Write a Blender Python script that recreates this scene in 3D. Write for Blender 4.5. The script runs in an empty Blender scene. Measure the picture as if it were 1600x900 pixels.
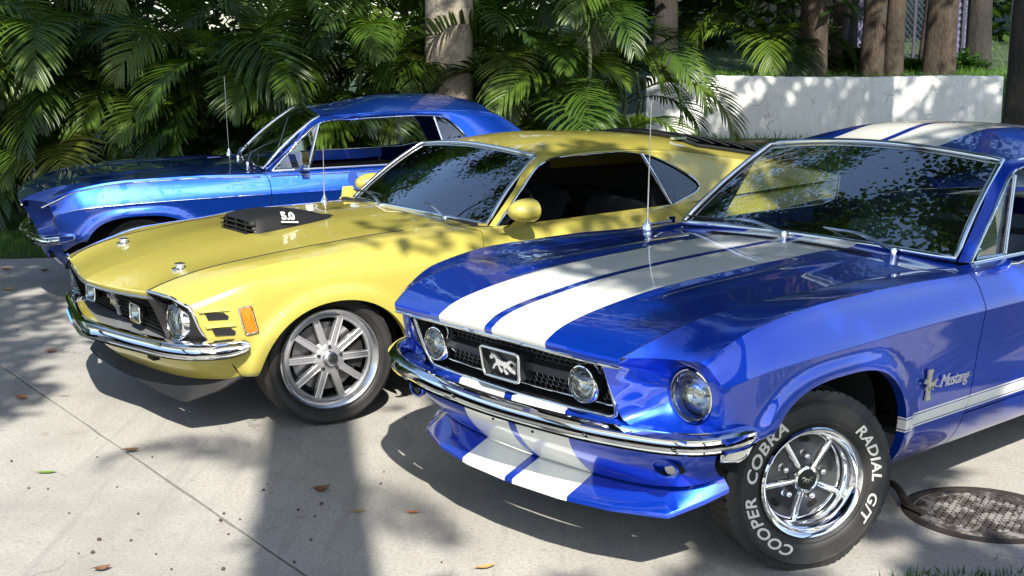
import bpy, bmesh, math, random
import numpy as np
from mathutils import Vector, Matrix
R = math.radians
random.seed(7)
scene = bpy.context.scene
col = scene.collection

# ---------------------------------------------------------------- camera
cam_data = bpy.data.cameras.new('camera')
cam = bpy.data.objects.new('camera', cam_data)
col.objects.link(cam)
cam.location = (0, 0, 1.8053)
cam.rotation_euler = (R(90 - 10.674), 0, 0)
cam_data.sensor_width = 36.0
cam_data.lens = 36.0 * 2048.9 / 1600.0
cam_data.clip_start = 0.05
cam_data.clip_end = 2000
scene.camera = cam

# ---------------------------------------------------------------- sky and sun
SUN_AZ = 9.0      # degrees to the right of straight behind the camera
SUN_EL = 41.0
sun_to = Vector((math.sin(R(SUN_AZ)) * math.cos(R(SUN_EL)), -math.cos(R(SUN_AZ)) * math.cos(R(SUN_EL)), math.sin(R(SUN_EL))))
world = bpy.data.worlds.new('World')
scene.world = world
world.use_nodes = True
wn = world.node_tree
bg = wn.nodes['Background']
sky = wn.nodes.new('ShaderNodeTexSky')
sky.sky_type = 'NISHITA'
sky.sun_disc = False
sky.sun_elevation = R(SUN_EL)
sky.sun_rotation = math.atan2(sun_to.x, sun_to.y)
sky.air_density = 1.0
sky.dust_density = 1.0
sky.ozone_density = 1.0
wn.links.new(sky.outputs[0], bg.inputs[0])
bg.inputs[1].default_value = 0.115
sun_data = bpy.data.lights.new('sun', 'SUN')
sun_data.energy = 4.2
sun_data.angle = R(0.53)
sun_data.color = (1.0, 0.95, 0.86)
sun = bpy.data.objects.new('sun', sun_data)
col.objects.link(sun)
sun.rotation_euler = sun_to.to_track_quat('Z', 'Y').to_euler()
scene.view_settings.view_transform = 'Standard'
scene.view_settings.look = 'None'
scene.view_settings.exposure = 1.2
scene.view_settings.gamma = 1.0
scene.view_settings.use_curve_mapping = False
scene.render.engine = 'CYCLES'
scene.cycles.max_bounces = 8
scene.cycles.diffuse_bounces = 3
scene.cycles.glossy_bounces = 3
scene.cycles.transmission_bounces = 8
scene.cycles.transparent_max_bounces = 12
scene.cycles.caustics_reflective = False
scene.cycles.caustics_refractive = False
scene.cycles.sample_clamp_indirect = 6.0
scene.cycles.use_denoising = True

# ---------------------------------------------------------------- materials
class NT:
    def __init__(self, name):
        self.m = bpy.data.materials.new(name)
        self.m.use_nodes = True
        self.t = self.m.node_tree
        self.p = self.t.nodes['Principled BSDF']
        self.out = self.t.nodes['Material Output']
    def n(self, kind, **kw):
        nd = self.t.nodes.new(kind)
        for k, v in kw.items():
            if k in nd.inputs: nd.inputs[k].default_value = v
            else: setattr(nd, k, v)
        return nd
    def l(self, a, b): self.t.links.new(a, b)
    def obj(self):
        return self.n('ShaderNodeTexCoord').outputs['Object']
    def noise(self, scale, detail=4, rough=.55, vec=None):
        nd = self.n('ShaderNodeTexNoise')
        nd.inputs['Scale'].default_value = scale
        nd.inputs['Detail'].default_value = detail
        nd.inputs['Roughness'].default_value = rough
        self.l(vec if vec is not None else self.obj(), nd.inputs['Vector'])
        return nd.outputs['Fac']
    def ramp(self, fac, stops):
        nd = self.n('ShaderNodeValToRGB')
        el = nd.color_ramp.elements
        while len(el) < len(stops): el.new(.5)
        for e, (p, c) in zip(el, stops):
            e.position = p
            e.color = (*c, 1) if len(c) == 3 else c
        self.l(fac, nd.inputs[0])
        return nd.outputs[0]
    def math(self, op, a, b=None):
        nd = self.n('ShaderNodeMath', operation=op)
        for i, v in enumerate((a, b)):
            if v is None: continue
            if isinstance(v, (int, float)): nd.inputs[i].default_value = v
            else: self.l(v, nd.inputs[i])
        return nd.outputs[0]
    def mix(self, fac, a, b, mode='MIX'):
        nd = self.n('ShaderNodeMix', data_type='RGBA', blend_type=mode)
        for i, v in ((0, fac), (6, a), (7, b)):
            if isinstance(v, (int, float)): nd.inputs[i].default_value = v
            elif isinstance(v, tuple): nd.inputs[i].default_value = (*v, 1)
            else: self.l(v, nd.inputs[i])
        return nd.outputs[2]
    def bump(self, h, strength=.3, dist=.01, normal='Normal'):
        nd = self.n('ShaderNodeBump')
        nd.inputs['Strength'].default_value = strength
        nd.inputs['Distance'].default_value = dist
        self.l(h, nd.inputs['Height'])
        self.l(nd.outputs[0], self.p.inputs[normal])
        return nd
    def set(self, **kw):
        for k, v in kw.items():
            k = k.replace('_', ' ')
            s = self.p.inputs[k]
            if isinstance(v, tuple): s.default_value = (*v, 1)
            elif isinstance(v, (int, float)): s.default_value = v
            else: self.l(v, s)
        return self

M = {}
def plain(name, color, rough=.5, metal=0., **kw):
    t = NT(name).set(Base_Color=color, Roughness=rough, Metallic=metal, **kw)
    M[name] = t.m
    return t

def paint(name, color, metal, rough, stripe=None, white=(.80, .80, .74)):
    """Clear-coated car paint; stripe = 'top' or 'side' adds the painted white stripes (car coordinates)."""
    t = NT(name)
    v = t.obj()
    fl = t.n('ShaderNodeTexVoronoi'); fl.inputs['Scale'].default_value = 900
    t.l(v, fl.inputs['Vector'])
    dirt = t.noise(3.2, 5, .6, v)
    base = t.mix(.10 if metal else .05, color, fl.outputs['Color'], 'OVERLAY')
    base = t.mix(t.math('MULTIPLY', dirt, .03 if metal else .08), base, (.10, .10, .09))
    mt = metal
    if stripe:
        sx = t.n('ShaderNodeSeparateXYZ'); t.l(v, sx.inputs[0])
        if stripe == 'top':
            a = t.math('ABSOLUTE', sx.outputs[1])
            k = t.math('MULTIPLY', t.math('GREATER_THAN', a, .020), t.math('LESS_THAN', a, .280))
        else:
            z = sx.outputs[2]
            def band(lo, hi): return t.math('MULTIPLY', t.math('GREATER_THAN', z, lo), t.math('LESS_THAN', z, hi))
            k = t.math('ADD', band(.4475, .4825), t.math('ADD', band(.4375, .4435), band(.4865, .4925)))
            k = t.math('MULTIPLY', k, t.math('GREATER_THAN', sx.outputs[0], .30))
        base = t.mix(k, base, white)
        mt = t.math('MULTIPLY', t.math('SUBTRACT', 1., k), metal)
    t.set(Base_Color=base, Metallic=mt, Roughness=rough, Coat_Weight=1.0, Coat_Roughness=.012, Coat_IOR=(1.78 if metal else 1.55))
    t.set(Specular_IOR_Level=.4)
    op = t.math('ADD', t.noise(5, 2, .5, v), t.math('MULTIPLY', t.noise(140, 2, .5, v), .03))
    b = t.bump(op, .016, .02, 'Coat Normal')
    M[name] = t.m

paint('blue_paint', (.001, .056, .60), .70, .34)
paint('blue_stripe_paint', (.001, .056, .60), .70, .34, 'top')
paint('blue_side_paint', (.001, .056, .60), .70, .34, 'side')
paint('light_blue_paint', (.001, .046, .37), .72, .34)
paint('yellow_paint', (.43, .37, .070), 0., .34)
plain('chrome', (.86, .87, .88), .06, 1.)
plain('brushed_metal', (.62, .63, .65), .24, 1.)
plain('grey_alloy', (.56, .56, .58), .36, .75)
plain('grille_wire', (.30, .30, .32), .4, .8)
plain('black_plastic', (.012, .012, .013), .48, Specular_IOR_Level=.3)
plain('matte_black', (.012, .012, .013), .65, Specular_IOR_Level=.3)
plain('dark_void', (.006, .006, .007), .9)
plain('grey_plastic', (.20, .21, .22), .38, .3)
plain('charcoal_metal', (.06, .063, .07), .32, .6)
plain('interior_black', (.020, .020, .022), .55)
plain('interior_tan', (.22, .18, .12), .5)
plain('interior_blue_grey', (.10, .14, .19), .5)
plain('white_lettering', (.60, .59, .54), .7)
plain('white_decal', (.8, .8, .8), .4)
plain('amber_lens', (.75, .17, .01), .12, Coat_Weight=1.)
plain('clear_reflector', (.72, .73, .70), .15, .9)
plain('red_lens', (.4, .01, .01), .12)
plain('iron_disc', (.25, .25, .26), .35, .9)
plain('caliper_black', (.03, .03, .03), .4)
plain('gold_badge', (.62, .60, .46), .30, .6)
plain('bright_badge', (.78, .79, .80), .25, .65)

def glass(name, tint, refl_boost=0.0, rough=0.0):
    t = NT(name)
    t.t.nodes.remove(t.p)
    tr = t.n('ShaderNodeBsdfTransparent'); tr.inputs[0].default_value = (*tint, 1)
    gl = t.n('ShaderNodeBsdfGlossy'); gl.inputs['Roughness'].default_value = rough
    gl.inputs['Color'].default_value = (.95, .97, 1, 1)
    fr = t.n('ShaderNodeFresnel'); fr.inputs[0].default_value = 1.55
    fac = t.math('ADD', t.math('MULTIPLY', fr.outputs[0], 1.25), refl_boost)
    mx = t.n('ShaderNodeMixShader')
    t.l(fac, mx.inputs[0]); t.l(tr.outputs[0], mx.inputs[1]); t.l(gl.outputs[0], mx.inputs[2])
    t.l(mx.outputs[0], t.out.inputs[0])
    M[name] = t.m
    return t
glass('window_glass', (.66, .74, .70), .09)
glass('tinted_glass', (.42, .47, .45), .12)
glass('smoked_glass', (.05, .055, .055), .06)
glass('windshield_glass', (.60, .68, .64), .25)
glass('cabin_darkening_glass', (.03, .035, .035), -.035)
glass('lens_glass', (.90, .93, .92), .05)

def rubber():
    t = NT('tyre_rubber')
    n = t.noise(60, 3)
    c = t.ramp(t.noise(6, 4), [(.35, (.011, .011, .012)), (.7, (.030, .029, .028))])
    t.set(Base_Color=c, Roughness=.62)
    t.bump(n, .15, .002)
    M['tyre_rubber'] = t.m
rubber()

# ---------------------------------------------------------------- mesh helpers
def pchip(xs, ys):
    xs = np.asarray(xs, float); ys = np.asarray(ys, float)
    h = np.diff(xs); d = np.diff(ys) / h
    m = np.zeros(len(xs))
    if len(xs) == 2: m[:] = d[0]
    else:
        for i in range(1, len(xs) - 1):
            if d[i-1] * d[i] > 0:
                w1 = 2*h[i] + h[i-1]; w2 = h[i] + 2*h[i-1]
                m[i] = (w1 + w2) / (w1/d[i-1] + w2/d[i])
        m[0] = d[0]; m[-1] = d[-1]
    def f(x):
        x = min(max(x, xs[0]), xs[-1])
        i = int(min(max(np.searchsorted(xs, x) - 1, 0), len(h) - 1))
        u = (x - xs[i]) / h[i]
        return float(ys[i]*(1+2*u)*(1-u)**2 + m[i]*h[i]*u*(1-u)**2 + ys[i+1]*u*u*(3-2*u) + m[i+1]*h[i]*u*u*(u-1))
    return f

def curve3(pts):
    """smooth curve through (s,t,z) points, parameter 0..1 by chord length"""
    P = np.asarray(pts, float)
    d = np.concatenate([[0], np.cumsum(np.linalg.norm(np.diff(P, axis=0), axis=1))]); d /= d[-1]
    fs = [pchip(d, P[:, k]) for k in range(3)]
    return lambda u: np.array([f(u) for f in fs])
def lin3(pts):
    P = np.asarray(pts, float)
    d = np.concatenate([[0], np.cumsum(np.linalg.norm(np.diff(P, axis=0), axis=1))]); d /= d[-1]
    return lambda u: np.array([np.interp(u, d, P[:, k]) for k in range(3)])
def samp(fn, n): return np.array([fn(i/(n-1)) for i in range(n)])

def chaikin(P, it=2):
    P = np.asarray(P, float)
    for _ in range(it):
        Q = np.empty((2*(len(P)-1), P.shape[1]))
        Q[0::2] = .75*P[:-1] + .25*P[1:]
        Q[1::2] = .25*P[:-1] + .75*P[1:]
        P = np.vstack([P[:1], Q[1:-1] if len(Q) > 2 else Q, P[-1:]])
    return P

class MB:
    """collects faces in car coordinates (s rearward, t to the car's left, z up)"""
    def __init__(self): self.v = []; self.f = []
    def add(self, pts, faces):
        o = len(self.v)
        self.v += [tuple(float(c) for c in p) for p in pts]
        self.f += [tuple(o + i for i in fc) for fc in faces]
        return self
    def grid(self, rows, close_u=False, close_v=False):
        rows = [np.asarray(r, float) for r in rows]
        n, m = len(rows), len(rows[0])
        F = []
        for i in range(n if close_v else n-1):
            for j in range(m if close_u else m-1):
                a = i*m+j; b = i*m+(j+1) % m; c = ((i+1) % n)*m+(j+1) % m; d = ((i+1) % n)*m+j
                F.append((a, b, c, d))
        return self.add(np.concatenate(rows), F)
    def fan(self, loop, center=None):
        loop = [np.asarray(p, float) for p in loop]
        c = np.mean(loop, axis=0) if center is None else np.asarray(center, float)
        n = len(loop)
        return self.add(loop + [c], [(i, (i+1) % n, n) for i in range(n)])
    def box(self, c, d, rot=None):
        P = []
        for x in (-.5, .5):
            for y in (-.5, .5):
                for z in (-.5, .5):
                    v = Vector((x*d[0], y*d[1], z*d[2]))
                    if rot is not None: v = rot @ v
                    P.append((c[0]+v.x, c[1]+v.y, c[2]+v.z))
        return self.add(P, [(0,1,3,2),(4,6,7,5),(0,4,5,1),(2,3,7,6),(0,2,6,4),(1,5,7,3)])
    def tube(self, path, r, n=8, caps=True, flat=1.0, closed=False, up=(0, 0, 1)):
        P = [np.asarray(p, float) for p in path]
        N = len(P); rows = []
        r = r if hasattr(r, '__len__') else [r]*N
        for i in range(N):
            if closed: d = P[(i+1) % N] - P[i-1]
            else: d = P[min(i+1, N-1)] - P[max(i-1, 0)]
            d = d/(np.linalg.norm(d)+1e-12)
            u = np.asarray(up, float)
            if abs(d @ u) > .97: u = np.array([1., 0, 0])
            a = np.cross(d, u); a /= np.linalg.norm(a); b = np.cross(a, d)
            rows.append([P[i] + r[i]*(math.cos(2*math.pi*k/n)*a*flat + math.sin(2*math.pi*k/n)*b) for k in range(n)])
        self.grid(rows, close_u=True, close_v=closed)
        if caps and not closed: self.fan(rows[0]); self.fan(rows[-1])
        return self
    def lathe(self, prof, c, axis='t', n=48, frac=1.0, start=0.):
        """prof: list of (radius, offset along the axis)"""
        rows = []
        for k in range(n if frac >= 1 else n+1):
            a = start + 2*math.pi*frac*k/n
            row = []
            for rr, h in prof:
                x, y = rr*math.cos(a), rr*math.sin(a)
                if axis == 't': row.append((c[0]+x, c[1]+h, c[2]+y))
                elif axis == 's': row.append((c[0]+h, c[1]+x, c[2]+y))
                else: row.append((c[0]+x, c[1]+y, c[2]+h))
            rows.append(row)
        return self.grid(rows, close_v=frac >= 1)
    def sweep_plan(self, path, section, scale=None, caps=True):
        """sweep a section [(outward, dz)] along a plan path; outward is to the left of travel, horizontally"""
        P = [np.asarray(p, float) for p in path]; rows = []
        for i in range(len(P)):
            d = P[min(i+1, len(P)-1)] - P[max(i-1, 0)]
            nrm = np.array([-d[1], d[0], 0]); nrm /= np.linalg.norm(nrm)
            k = scale(i/(len(P)-1)) if scale else 1
            rows.append([P[i] + nrm*o*k + np.array([0, 0, z*k]) for o, z in section])
        self.grid(rows)
        if caps: self.fan(rows[0]); self.fan(rows[-1])
        return self
    def mirrored(self):
        m = MB(); m.v = [(a, -b, c) for a, b, c in self.v]; m.f = [tuple(reversed(f)) for f in self.f]
        return m
    def merge(self, o): return self.add(o.v, o.f)
    def both(self):
        return self.merge(self.mirrored())
    def moved(self, d):
        m = MB(); m.v = [(a+d[0], b+d[1], c+d[2]) for a, b, c in self.v]; m.f = list(self.f); return m
    def xf(self, mat):
        m = MB(); m.v = [tuple(mat @ Vector(p)) for p in self.v]; m.f = list(self.f); return m

def link(name, mesh, parent=None):
    o = bpy.data.objects.new(name, mesh)
    col.objects.link(o)
    if parent is not None: o.parent = parent
    return o
def mesh_of(mb, name, mat, smooth=35, weld=.0004, car=True, dz=0., recalc=True):
    bm = bmesh.new()
    vs = [bm.verts.new((a, -b, c+dz) if car else (a, b, c)) for a, b, c in mb.v]
    for f in mb.f:
        try:
            if len(set(f)) == len(f): bm.faces.new([vs[i] for i in f])
        except ValueError: pass
    if weld:
        bmesh.ops.remove_doubles(bm, verts=bm.verts, dist=weld)
        bmesh.ops.dissolve_degenerate(bm, dist=1e-5, edges=bm.edges)
    if recalc: bmesh.ops.recalc_face_normals(bm, faces=bm.faces)
    me = bpy.data.meshes.new(name)
    bm.to_mesh(me); bm.free()
    if smooth:
        me.polygons.foreach_set('use_smooth', [True]*len(me.polygons))
        me.set_sharp_from_angle(angle=R(smooth))
    me.materials.append(M[mat] if isinstance(mat, str) else mat)
    return me
def tag(o, label, cat=None, group=None, kind=None):
    if label: o['label'] = label
    if cat: o['category'] = cat
    if group: o['group'] = group
    if kind: o['kind'] = kind
    return o
def empty(name, loc=(0, 0, 0), rot=(0, 0, 0), parent=None):
    o = bpy.data.objects.new(name, None)
    o.empty_display_size = .1
    col.objects.link(o); o.location = loc; o.rotation_euler = rot
    if parent is not None: o.parent = parent
    return o
def world_obj(name, mb, mat, parent=None, smooth=35, weld=.0004):
    return link(name, mesh_of(mb, name, mat, smooth, weld, car=False), parent)

_fonts = {}
def text_mesh(s, size=1., shear=0., offset=0., extrude=0., spacing=1.):
    """flat text outline as MB in x (along), y (up); z is the extrusion"""
    cu = bpy.data.curves.new('lettering', 'FONT')
    cu.body = s; cu.size = size; cu.shear = shear; cu.offset = offset; cu.extrude = extrude
    cu.space_character = spacing; cu.align_x = 'CENTER'; cu.align_y = 'CENTER'; cu.resolution_u = 3
    o = bpy.data.objects.new('lettering', cu); col.objects.link(o)
    dg = bpy.context.evaluated_depsgraph_get()
    me = o.evaluated_get(dg).to_mesh()
    mb = MB(); mb.add([tuple(v.co) for v in me.vertices], [tuple(p.vertices) for p in me.polygons])
    o.evaluated_get(dg).to_mesh_clear()
    bpy.data.objects.remove(o); bpy.data.curves.remove(cu)
    return mb
HORSE = [(-.54,.15),(-.52,.21),(-.46,.25),(-.43,.33),(-.40,.27),(-.30,.29),(-.20,.22),(-.11,.14),(.02,.10),(.14,.12),(.23,.11),(.31,.19),(.43,.22),(.60,.12),(.46,.16),(.36,.11),(.29,.04),
         (.28,-.02),(.35,-.09),(.47,-.11),(.53,-.19),(.47,-.17),(.34,-.14),(.22,-.06),(.12,-.07),(.11,-.15),(.19,-.26),(.14,-.27),(.06,-.16),(.06,-.035),(-.05,-.02),(-.13,-.04),(-.11,-.13),(-.02,-.22),(-.06,-.26),(-.15,-.15),(-.19,-.04),
         (-.29,-.06),(-.40,-.19),(-.45,-.17),(-.37,-.04),(-.27,.04),(-.26,.11),(-.32,.18),(-.40,.15),(-.47,.11)]
def prism(poly, th):
    """closed 2-D outline -> MB with z thickness th"""
    bm = bmesh.new()
    vs = [bm.verts.new((x, y, th)) for x, y in poly]
    f = bm.faces.new(vs)
    bmesh.ops.triangulate(bm, faces=[f])
    bm.verts.index_update()
    mb = MB(); mb.add([tuple(v.co) for v in bm.verts], [tuple(v.index for v in fc.verts) for fc in bm.faces])
    bm.free()
    n = len(poly)
    mb.add([(x, y, th) for x, y in poly]+[(x, y, 0) for x, y in poly], [(i, (i+1) % n, n+(i+1) % n, n+i) for i in range(n)])
    return mb
def onto(mb, origin, ax, ay, az):
    """place a flat MB (x,y,z) with given axes in car coordinates"""
    o, ax, ay, az = (np.asarray(q, float) for q in (origin, ax, ay, az))
    ax /= np.linalg.norm(ax); az = az/np.linalg.norm(az); ay = ay/np.linalg.norm(ay)
    m = MB(); m.v = [tuple(o + x*ax + y*ay + z*az) for x, y, z in mb.v]; m.f = list(mb.f); return m
# ---------------------------------------------------------------- car bodies
class Car:
    def __init__(self, name, loc, yaw, pitch, dz, label):
        self.root = empty(name, (loc[0], loc[1], 0), (0, -pitch, yaw))
        tag(self.root, label, 'car')
        self.dz = dz; self.pitch = pitch
    def put(self, name, mb, mat, parent=None, smooth=35, weld=.0004, label=None, kind=None):
        o = link(name, mesh_of(mb, name, mat, smooth, weld, True, self.dz), parent or self.root)
        if label or kind: tag(o, label, kind=kind)
        return o
    def pair(self, name, mb, mat, smooth=35, parent=None, weld=.0004):
        return self.put(name, mb, mat, parent, smooth, weld), self.put(name, mb.mirrored(), mat, parent, smooth, weld)

def make_rows(spec):
    out = []
    for sf, tab in spec:
        a = np.array(tab, float)
        out.append((sf, pchip(a[:, 0], a[:, 1]), pchip(a[:, 0], a[:, 2])))
    return out
CREASE = ()
def section(rows, sl, it=2):
    """fine polyline of the body section; sl = s for every control row"""
    P = np.array([(s, t(s), z(s)) for i_, ((sf, t, z), s) in enumerate(zip(rows, sl)) for _ in range(2 if i_ in CREASE else 1)])
    return chaikin(P, it)
def arch_z(arch, s):
    sc, zc, rr, rz, pw = arch
    x = min(abs(s-sc)/rr, 1)
    return zc+rz*(1-x**pw)**(1/pw)
def flare(P, arch, amt=.020, width=.062):
    sc, zc, rr, rz, pw = arch
    Q = P.copy()
    for p in Q:
        ds, dzz = p[0]-sc, p[2]-zc
        if dzz > 0: d = ((abs(ds/rr)**pw+abs(dzz/rz)**pw)**(1/pw)-1)*rr
        else: d = abs(ds)-rr
        if dzz < -.25: continue
        d = max(d, 0)
        if d < .16: p[1] += amt*math.exp(-(d/width)**5)
    return Q
def clip(P, zl):
    """raise the lower end of the section to z = zl"""
    k = 0
    while k < len(P)-1 and P[k][2] < zl: k += 1
    if k == 0: return P
    a, b = P[k-1], P[k]
    u = (zl-a[2])/(b[2]-a[2]+1e-9)
    q = a+(b-a)*u
    Q = P.copy(); Q[:k] = q
    return Q
def upto(P, zl):
    k = 0
    while k < len(P)-1 and P[k][2] < zl: k += 1
    a, b = P[k-1], P[k]
    q = a+(b-a)*((zl-a[2])/(b[2]-a[2]+1e-9))
    Q = P.copy(); Q[k:] = q
    return Q
def side_panels(rows, arch1, arch2, gf, gr, rear, sill_z, gap=.0030):
    """fender, door and quarter panel (left side) as MBs, plus the front edge column"""
    n = len(rows)
    sfs = [r[0] for r in rows]
    def cols(f, us): return [section(rows, [f(k, u) for k in range(n)]) for u in us]
    def over(arch, N=36):
        sc, zc, rr, rz, pw = arch; C = []
        for i in range(N+1):
            c_ = math.cos(math.pi*i/N)
            s = sc-rr*math.copysign(abs(c_)**(2/pw), c_)
            zl = arch_z(arch, s)
            C.append(flare(clip(section(rows, [s]*n), zl), arch))
        return C
    def patch(mb, C, arch=None):
        if arch: C = [flare(c, arch) for c in C]
        mb.grid(C)
        return C
    lin = lambda a, b, u: a+(b-a)*u
    s0, s1 = arch1[0]-arch1[2], arch1[0]+arch1[2]
    U = np.linspace(0, 1, 13)
    fend = MB()
    C0 = patch(fend, cols(lambda k, u: lin(sfs[k], s0, u**.9), U), arch1)
    Co = over(arch1); fend.grid(Co)
    lip = [c[0] for c in Co]
    fend.grid([lip, [q-np.array([0, .012, -.004]) for q in lip], [q-np.array([0, .035, .0]) for q in lip]])
    C2 = patch(fend, cols(lambda k, u: lin(s1, gf[k]-gap, u), U), arch1)
    e = C2[-1]; fend.grid([e, e-np.array([.0, .016, .0])])
    top = [c[-1] for c in C0+Co+C2]
    fend.grid([top, [q-np.array([0, .004, .02]) for q in top]])
    for c in (C0[-1], C2[0]):   # straight jambs under the arch
        j = [q for q in c if q[2] < arch1[1]+.01]
        if len(j) > 1: fend.grid([j, [q-np.array([0, .035, 0]) for q in j]])
    door = MB(); sill = MB()
    full = cols(lambda k, u: lin(gf[k]+gap, gr[k]-gap, u), np.linspace(0, 1, 22))
    Cd = [clip(c, sill_z) for c in full]; door.grid(Cd)
    low = [c[0] for c in Cd]; door.grid([low, [q-np.array([0, .016, 0]) for q in low]])
    Cs = [upto(c, sill_z-.006) for c in full]; sill.grid(Cs)
    hi = [c[-1] for c in Cs]; sill.grid([hi, [q-np.array([0, .016, 0]) for q in hi]])
    for e in (Cd[0], Cd[-1]): door.grid([e, e-np.array([0, .016, 0])])
    b = [c[-1] for c in Cd]; door.grid([b, [q-np.array([0, .006, .08]) for q in b]])
    quart = MB()
    q0, q1 = arch2[0]-arch2[2], arch2[0]+arch2[2]
    Ca = patch(quart, cols(lambda k, u: lin(gr[k]+gap, q0, u), U), arch2)
    quart.grid([Ca[0], Ca[0]-np.array([0, .016, 0])])
    Cb = over(arch2); quart.grid(Cb)
    lip = [c[0] for c in Cb]
    quart.grid([lip, [q-np.array([0, .035, 0]) for q in lip]])
    Cc = patch(quart, cols(lambda k, u: lin(q1, rear[k], u), U), arch2)
    return fend, door, sill, quart, C0[0], Cc[-1]

def hood_mb(rows, lip, zc, s_end, plateau=None, nt=34, ns=44, gap=.0055, hp=2.4):
    seam_t, seam_z = rows[-1][1], rows[-1][2]
    sl = pchip(*zip(*lip)); zcf = pchip(*zip(*zc)); s00 = lip[0][1]
    tl = lip[-1][0]
    G = []
    def hz(s, tt, shift):
        ts = seam_t(s); q = min(abs(tt), 1.)
        a = zcf(s+shift); b = seam_z(s)
        z = a+(b-a)*q**hp
        return z
    for i in range(ns):
        u = (i/(ns-1))**1.15
        row = []
        for j in range(-nt, nt+1):
            q = j/nt
            tg = abs(q)*tl
            s = sl(tg)+(s_end-sl(tg))*u
            t = q*(seam_t(s)-gap)
            shift = (s00-sl(tg))*(1-u)
            z = hz(s, q, shift)
            if plateau: z += plateau(s, abs(t))
            row.append((s, t, z))
        G.append(np.array(row))
    mb = MB()
    f0 = G[0]
    edge = [f0+np.array([.045, 0, -.050]), f0+np.array([.010, 0, -.034]), f0+np.array([.0008, 0, -.022]), f0+np.array([-.003, 0, -.008])]
    mb.grid(edge+G)
    last = G[-1]; mb.grid([last, last+np.array([.004, 0, -.02])])
    for sgn in (0, -1):
        c = [g[sgn] for g in G]; mb.grid([c, [q+np.array([0, 0, -.02]) for q in c]])
    return mb, G

def greenhouse(O, I, n=64):
    o = samp(curve3(O), n); i = samp(curve3(I), n)
    # spread by control index so both lines keep step
    def by_index(pts):
        P = np.array(pts, float); k = np.arange(len(P))
        f = [pchip(k, P[:, c]) for c in range(3)]
        return np.array([[g(x) for g in f] for x in np.linspace(0, len(P)-1, n)])
    o, i = by_index(O), by_index(I)
    mb = MB()
    rows = []
    for w in np.linspace(0, 1, 7):
        p = o*(1-w)+i*w
        d = i-o; L = np.linalg.norm(d, axis=1)[:, None]
        p = p+np.array([0, 1., .35])*(.055*w*(1-w)*np.minimum(L/.25, 2.2))
        rows.append(p)
    rows.append(i-np.array([0, .03, 0]))
    mb.grid(rows)
    return mb, o, i

def windshield(base_c, base_m, top_c, top_m, nu=21, nv=11, bulge=.02):
    rows = []
    for v in np.linspace(0, 1, nv):
        row = []
        for u in np.linspace(-1, 1, nu):
            q = abs(u)**2.2
            b = np.array([base_m[0]+(base_c[0]-base_m[0])*q, base_c[1]*u, base_m[2]+(base_c[2]-base_m[2])*u*u])
            t = np.array([top_m[0]+(top_c[0]-top_m[0])*q, top_c[1]*u, top_m[2]+(top_c[2]-top_m[2])*u*u])
            p = b+(t-b)*v
            p = p+np.array([-.6, 0, .8])*bulge*4*v*(1-v)
            row.append(p)
        rows.append(np.array(row))
    return rows
def ring_of(rows):
    return list(rows[0])+[r[-1] for r in rows[1:-1]]+list(rows[-1][::-1])+[r[0] for r in rows[-2:0:-1]]

def roof_mb(O, i0, crown, ns=40, nt=14, front=None):
    """roof skin between the left and right roof edges from control point i0 on"""
    P = np.array(O, float)[i0:]
    te, ze = pchip(P[:, 0], P[:, 1]), pchip(P[:, 0], P[:, 2])
    cr = pchip(*zip(*crown))
    G = []
    for s in np.linspace(P[0, 0], P[-1, 0], ns):
        row = []
        for j in range(-nt, nt+1):
            q = j/nt
            w = 1-abs(q)**2.6
            ss = s
            if front is not None: ss = s-front*(1-q*q)*max(0, 1-(s-P[0, 0])/.5)
            row.append((ss, q*te(s), ze(s)+cr(s)*w))
        G.append(np.array(row))
    return MB().grid(G), G

def inner_shell(car, belt, s0, s1, colr):
    """dark cabin: floor, door cards, rear shelf, firewall"""
    m = MB()
    m.box(((s0+s1)/2, 0, .26), (s1-s0, 1.46, .03))
    m.box((s0+.02, 0, .58), (.03, 1.40, .62))
    m.box((s1, 0, .56), (.03, 1.30, .60))
    for sg in (-1, 1): m.box(((s0+s1)/2, sg*.735, .55), (s1-s0, .03, .60))
    m.box((s1+.28, 0, .86), (.56, 1.2, .02))
    car.put('cabin_trim', m, colr, smooth=0)
def seat_mb(s, t, w=.48, zf=.34):
    m = MB()
    def pad(path, th, w):
        rows = []
        for (a, z) in path:
            rows.append([(a, t-w/2, z), (a-.01, t-w/4, z+.012), (a-.012, t, z+.018), (a-.01, t+w/4, z+.012), (a, t+w/2, z)])
        bot = [[(p[0]+th*.5, p[1], p[2]-th) for p in r] for r in rows]
        loop = [list(r)+list(reversed(b)) for r, b in zip(rows, bot)]
        m.grid(loop, close_u=True); m.fan(loop[0]); m.fan(loop[-1])
    pad([(s-.26, zf+.10), (s-.24, zf+.16), (s, zf+.15), (s+.22, zf+.13)], .12, w)
    pad([(s+.20, zf+.14), (s+.28, zf+.32), (s+.36, zf+.52), (s+.38, zf+.56), (s+.42, zf+.55)], .07, w*.94)
    return m
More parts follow.
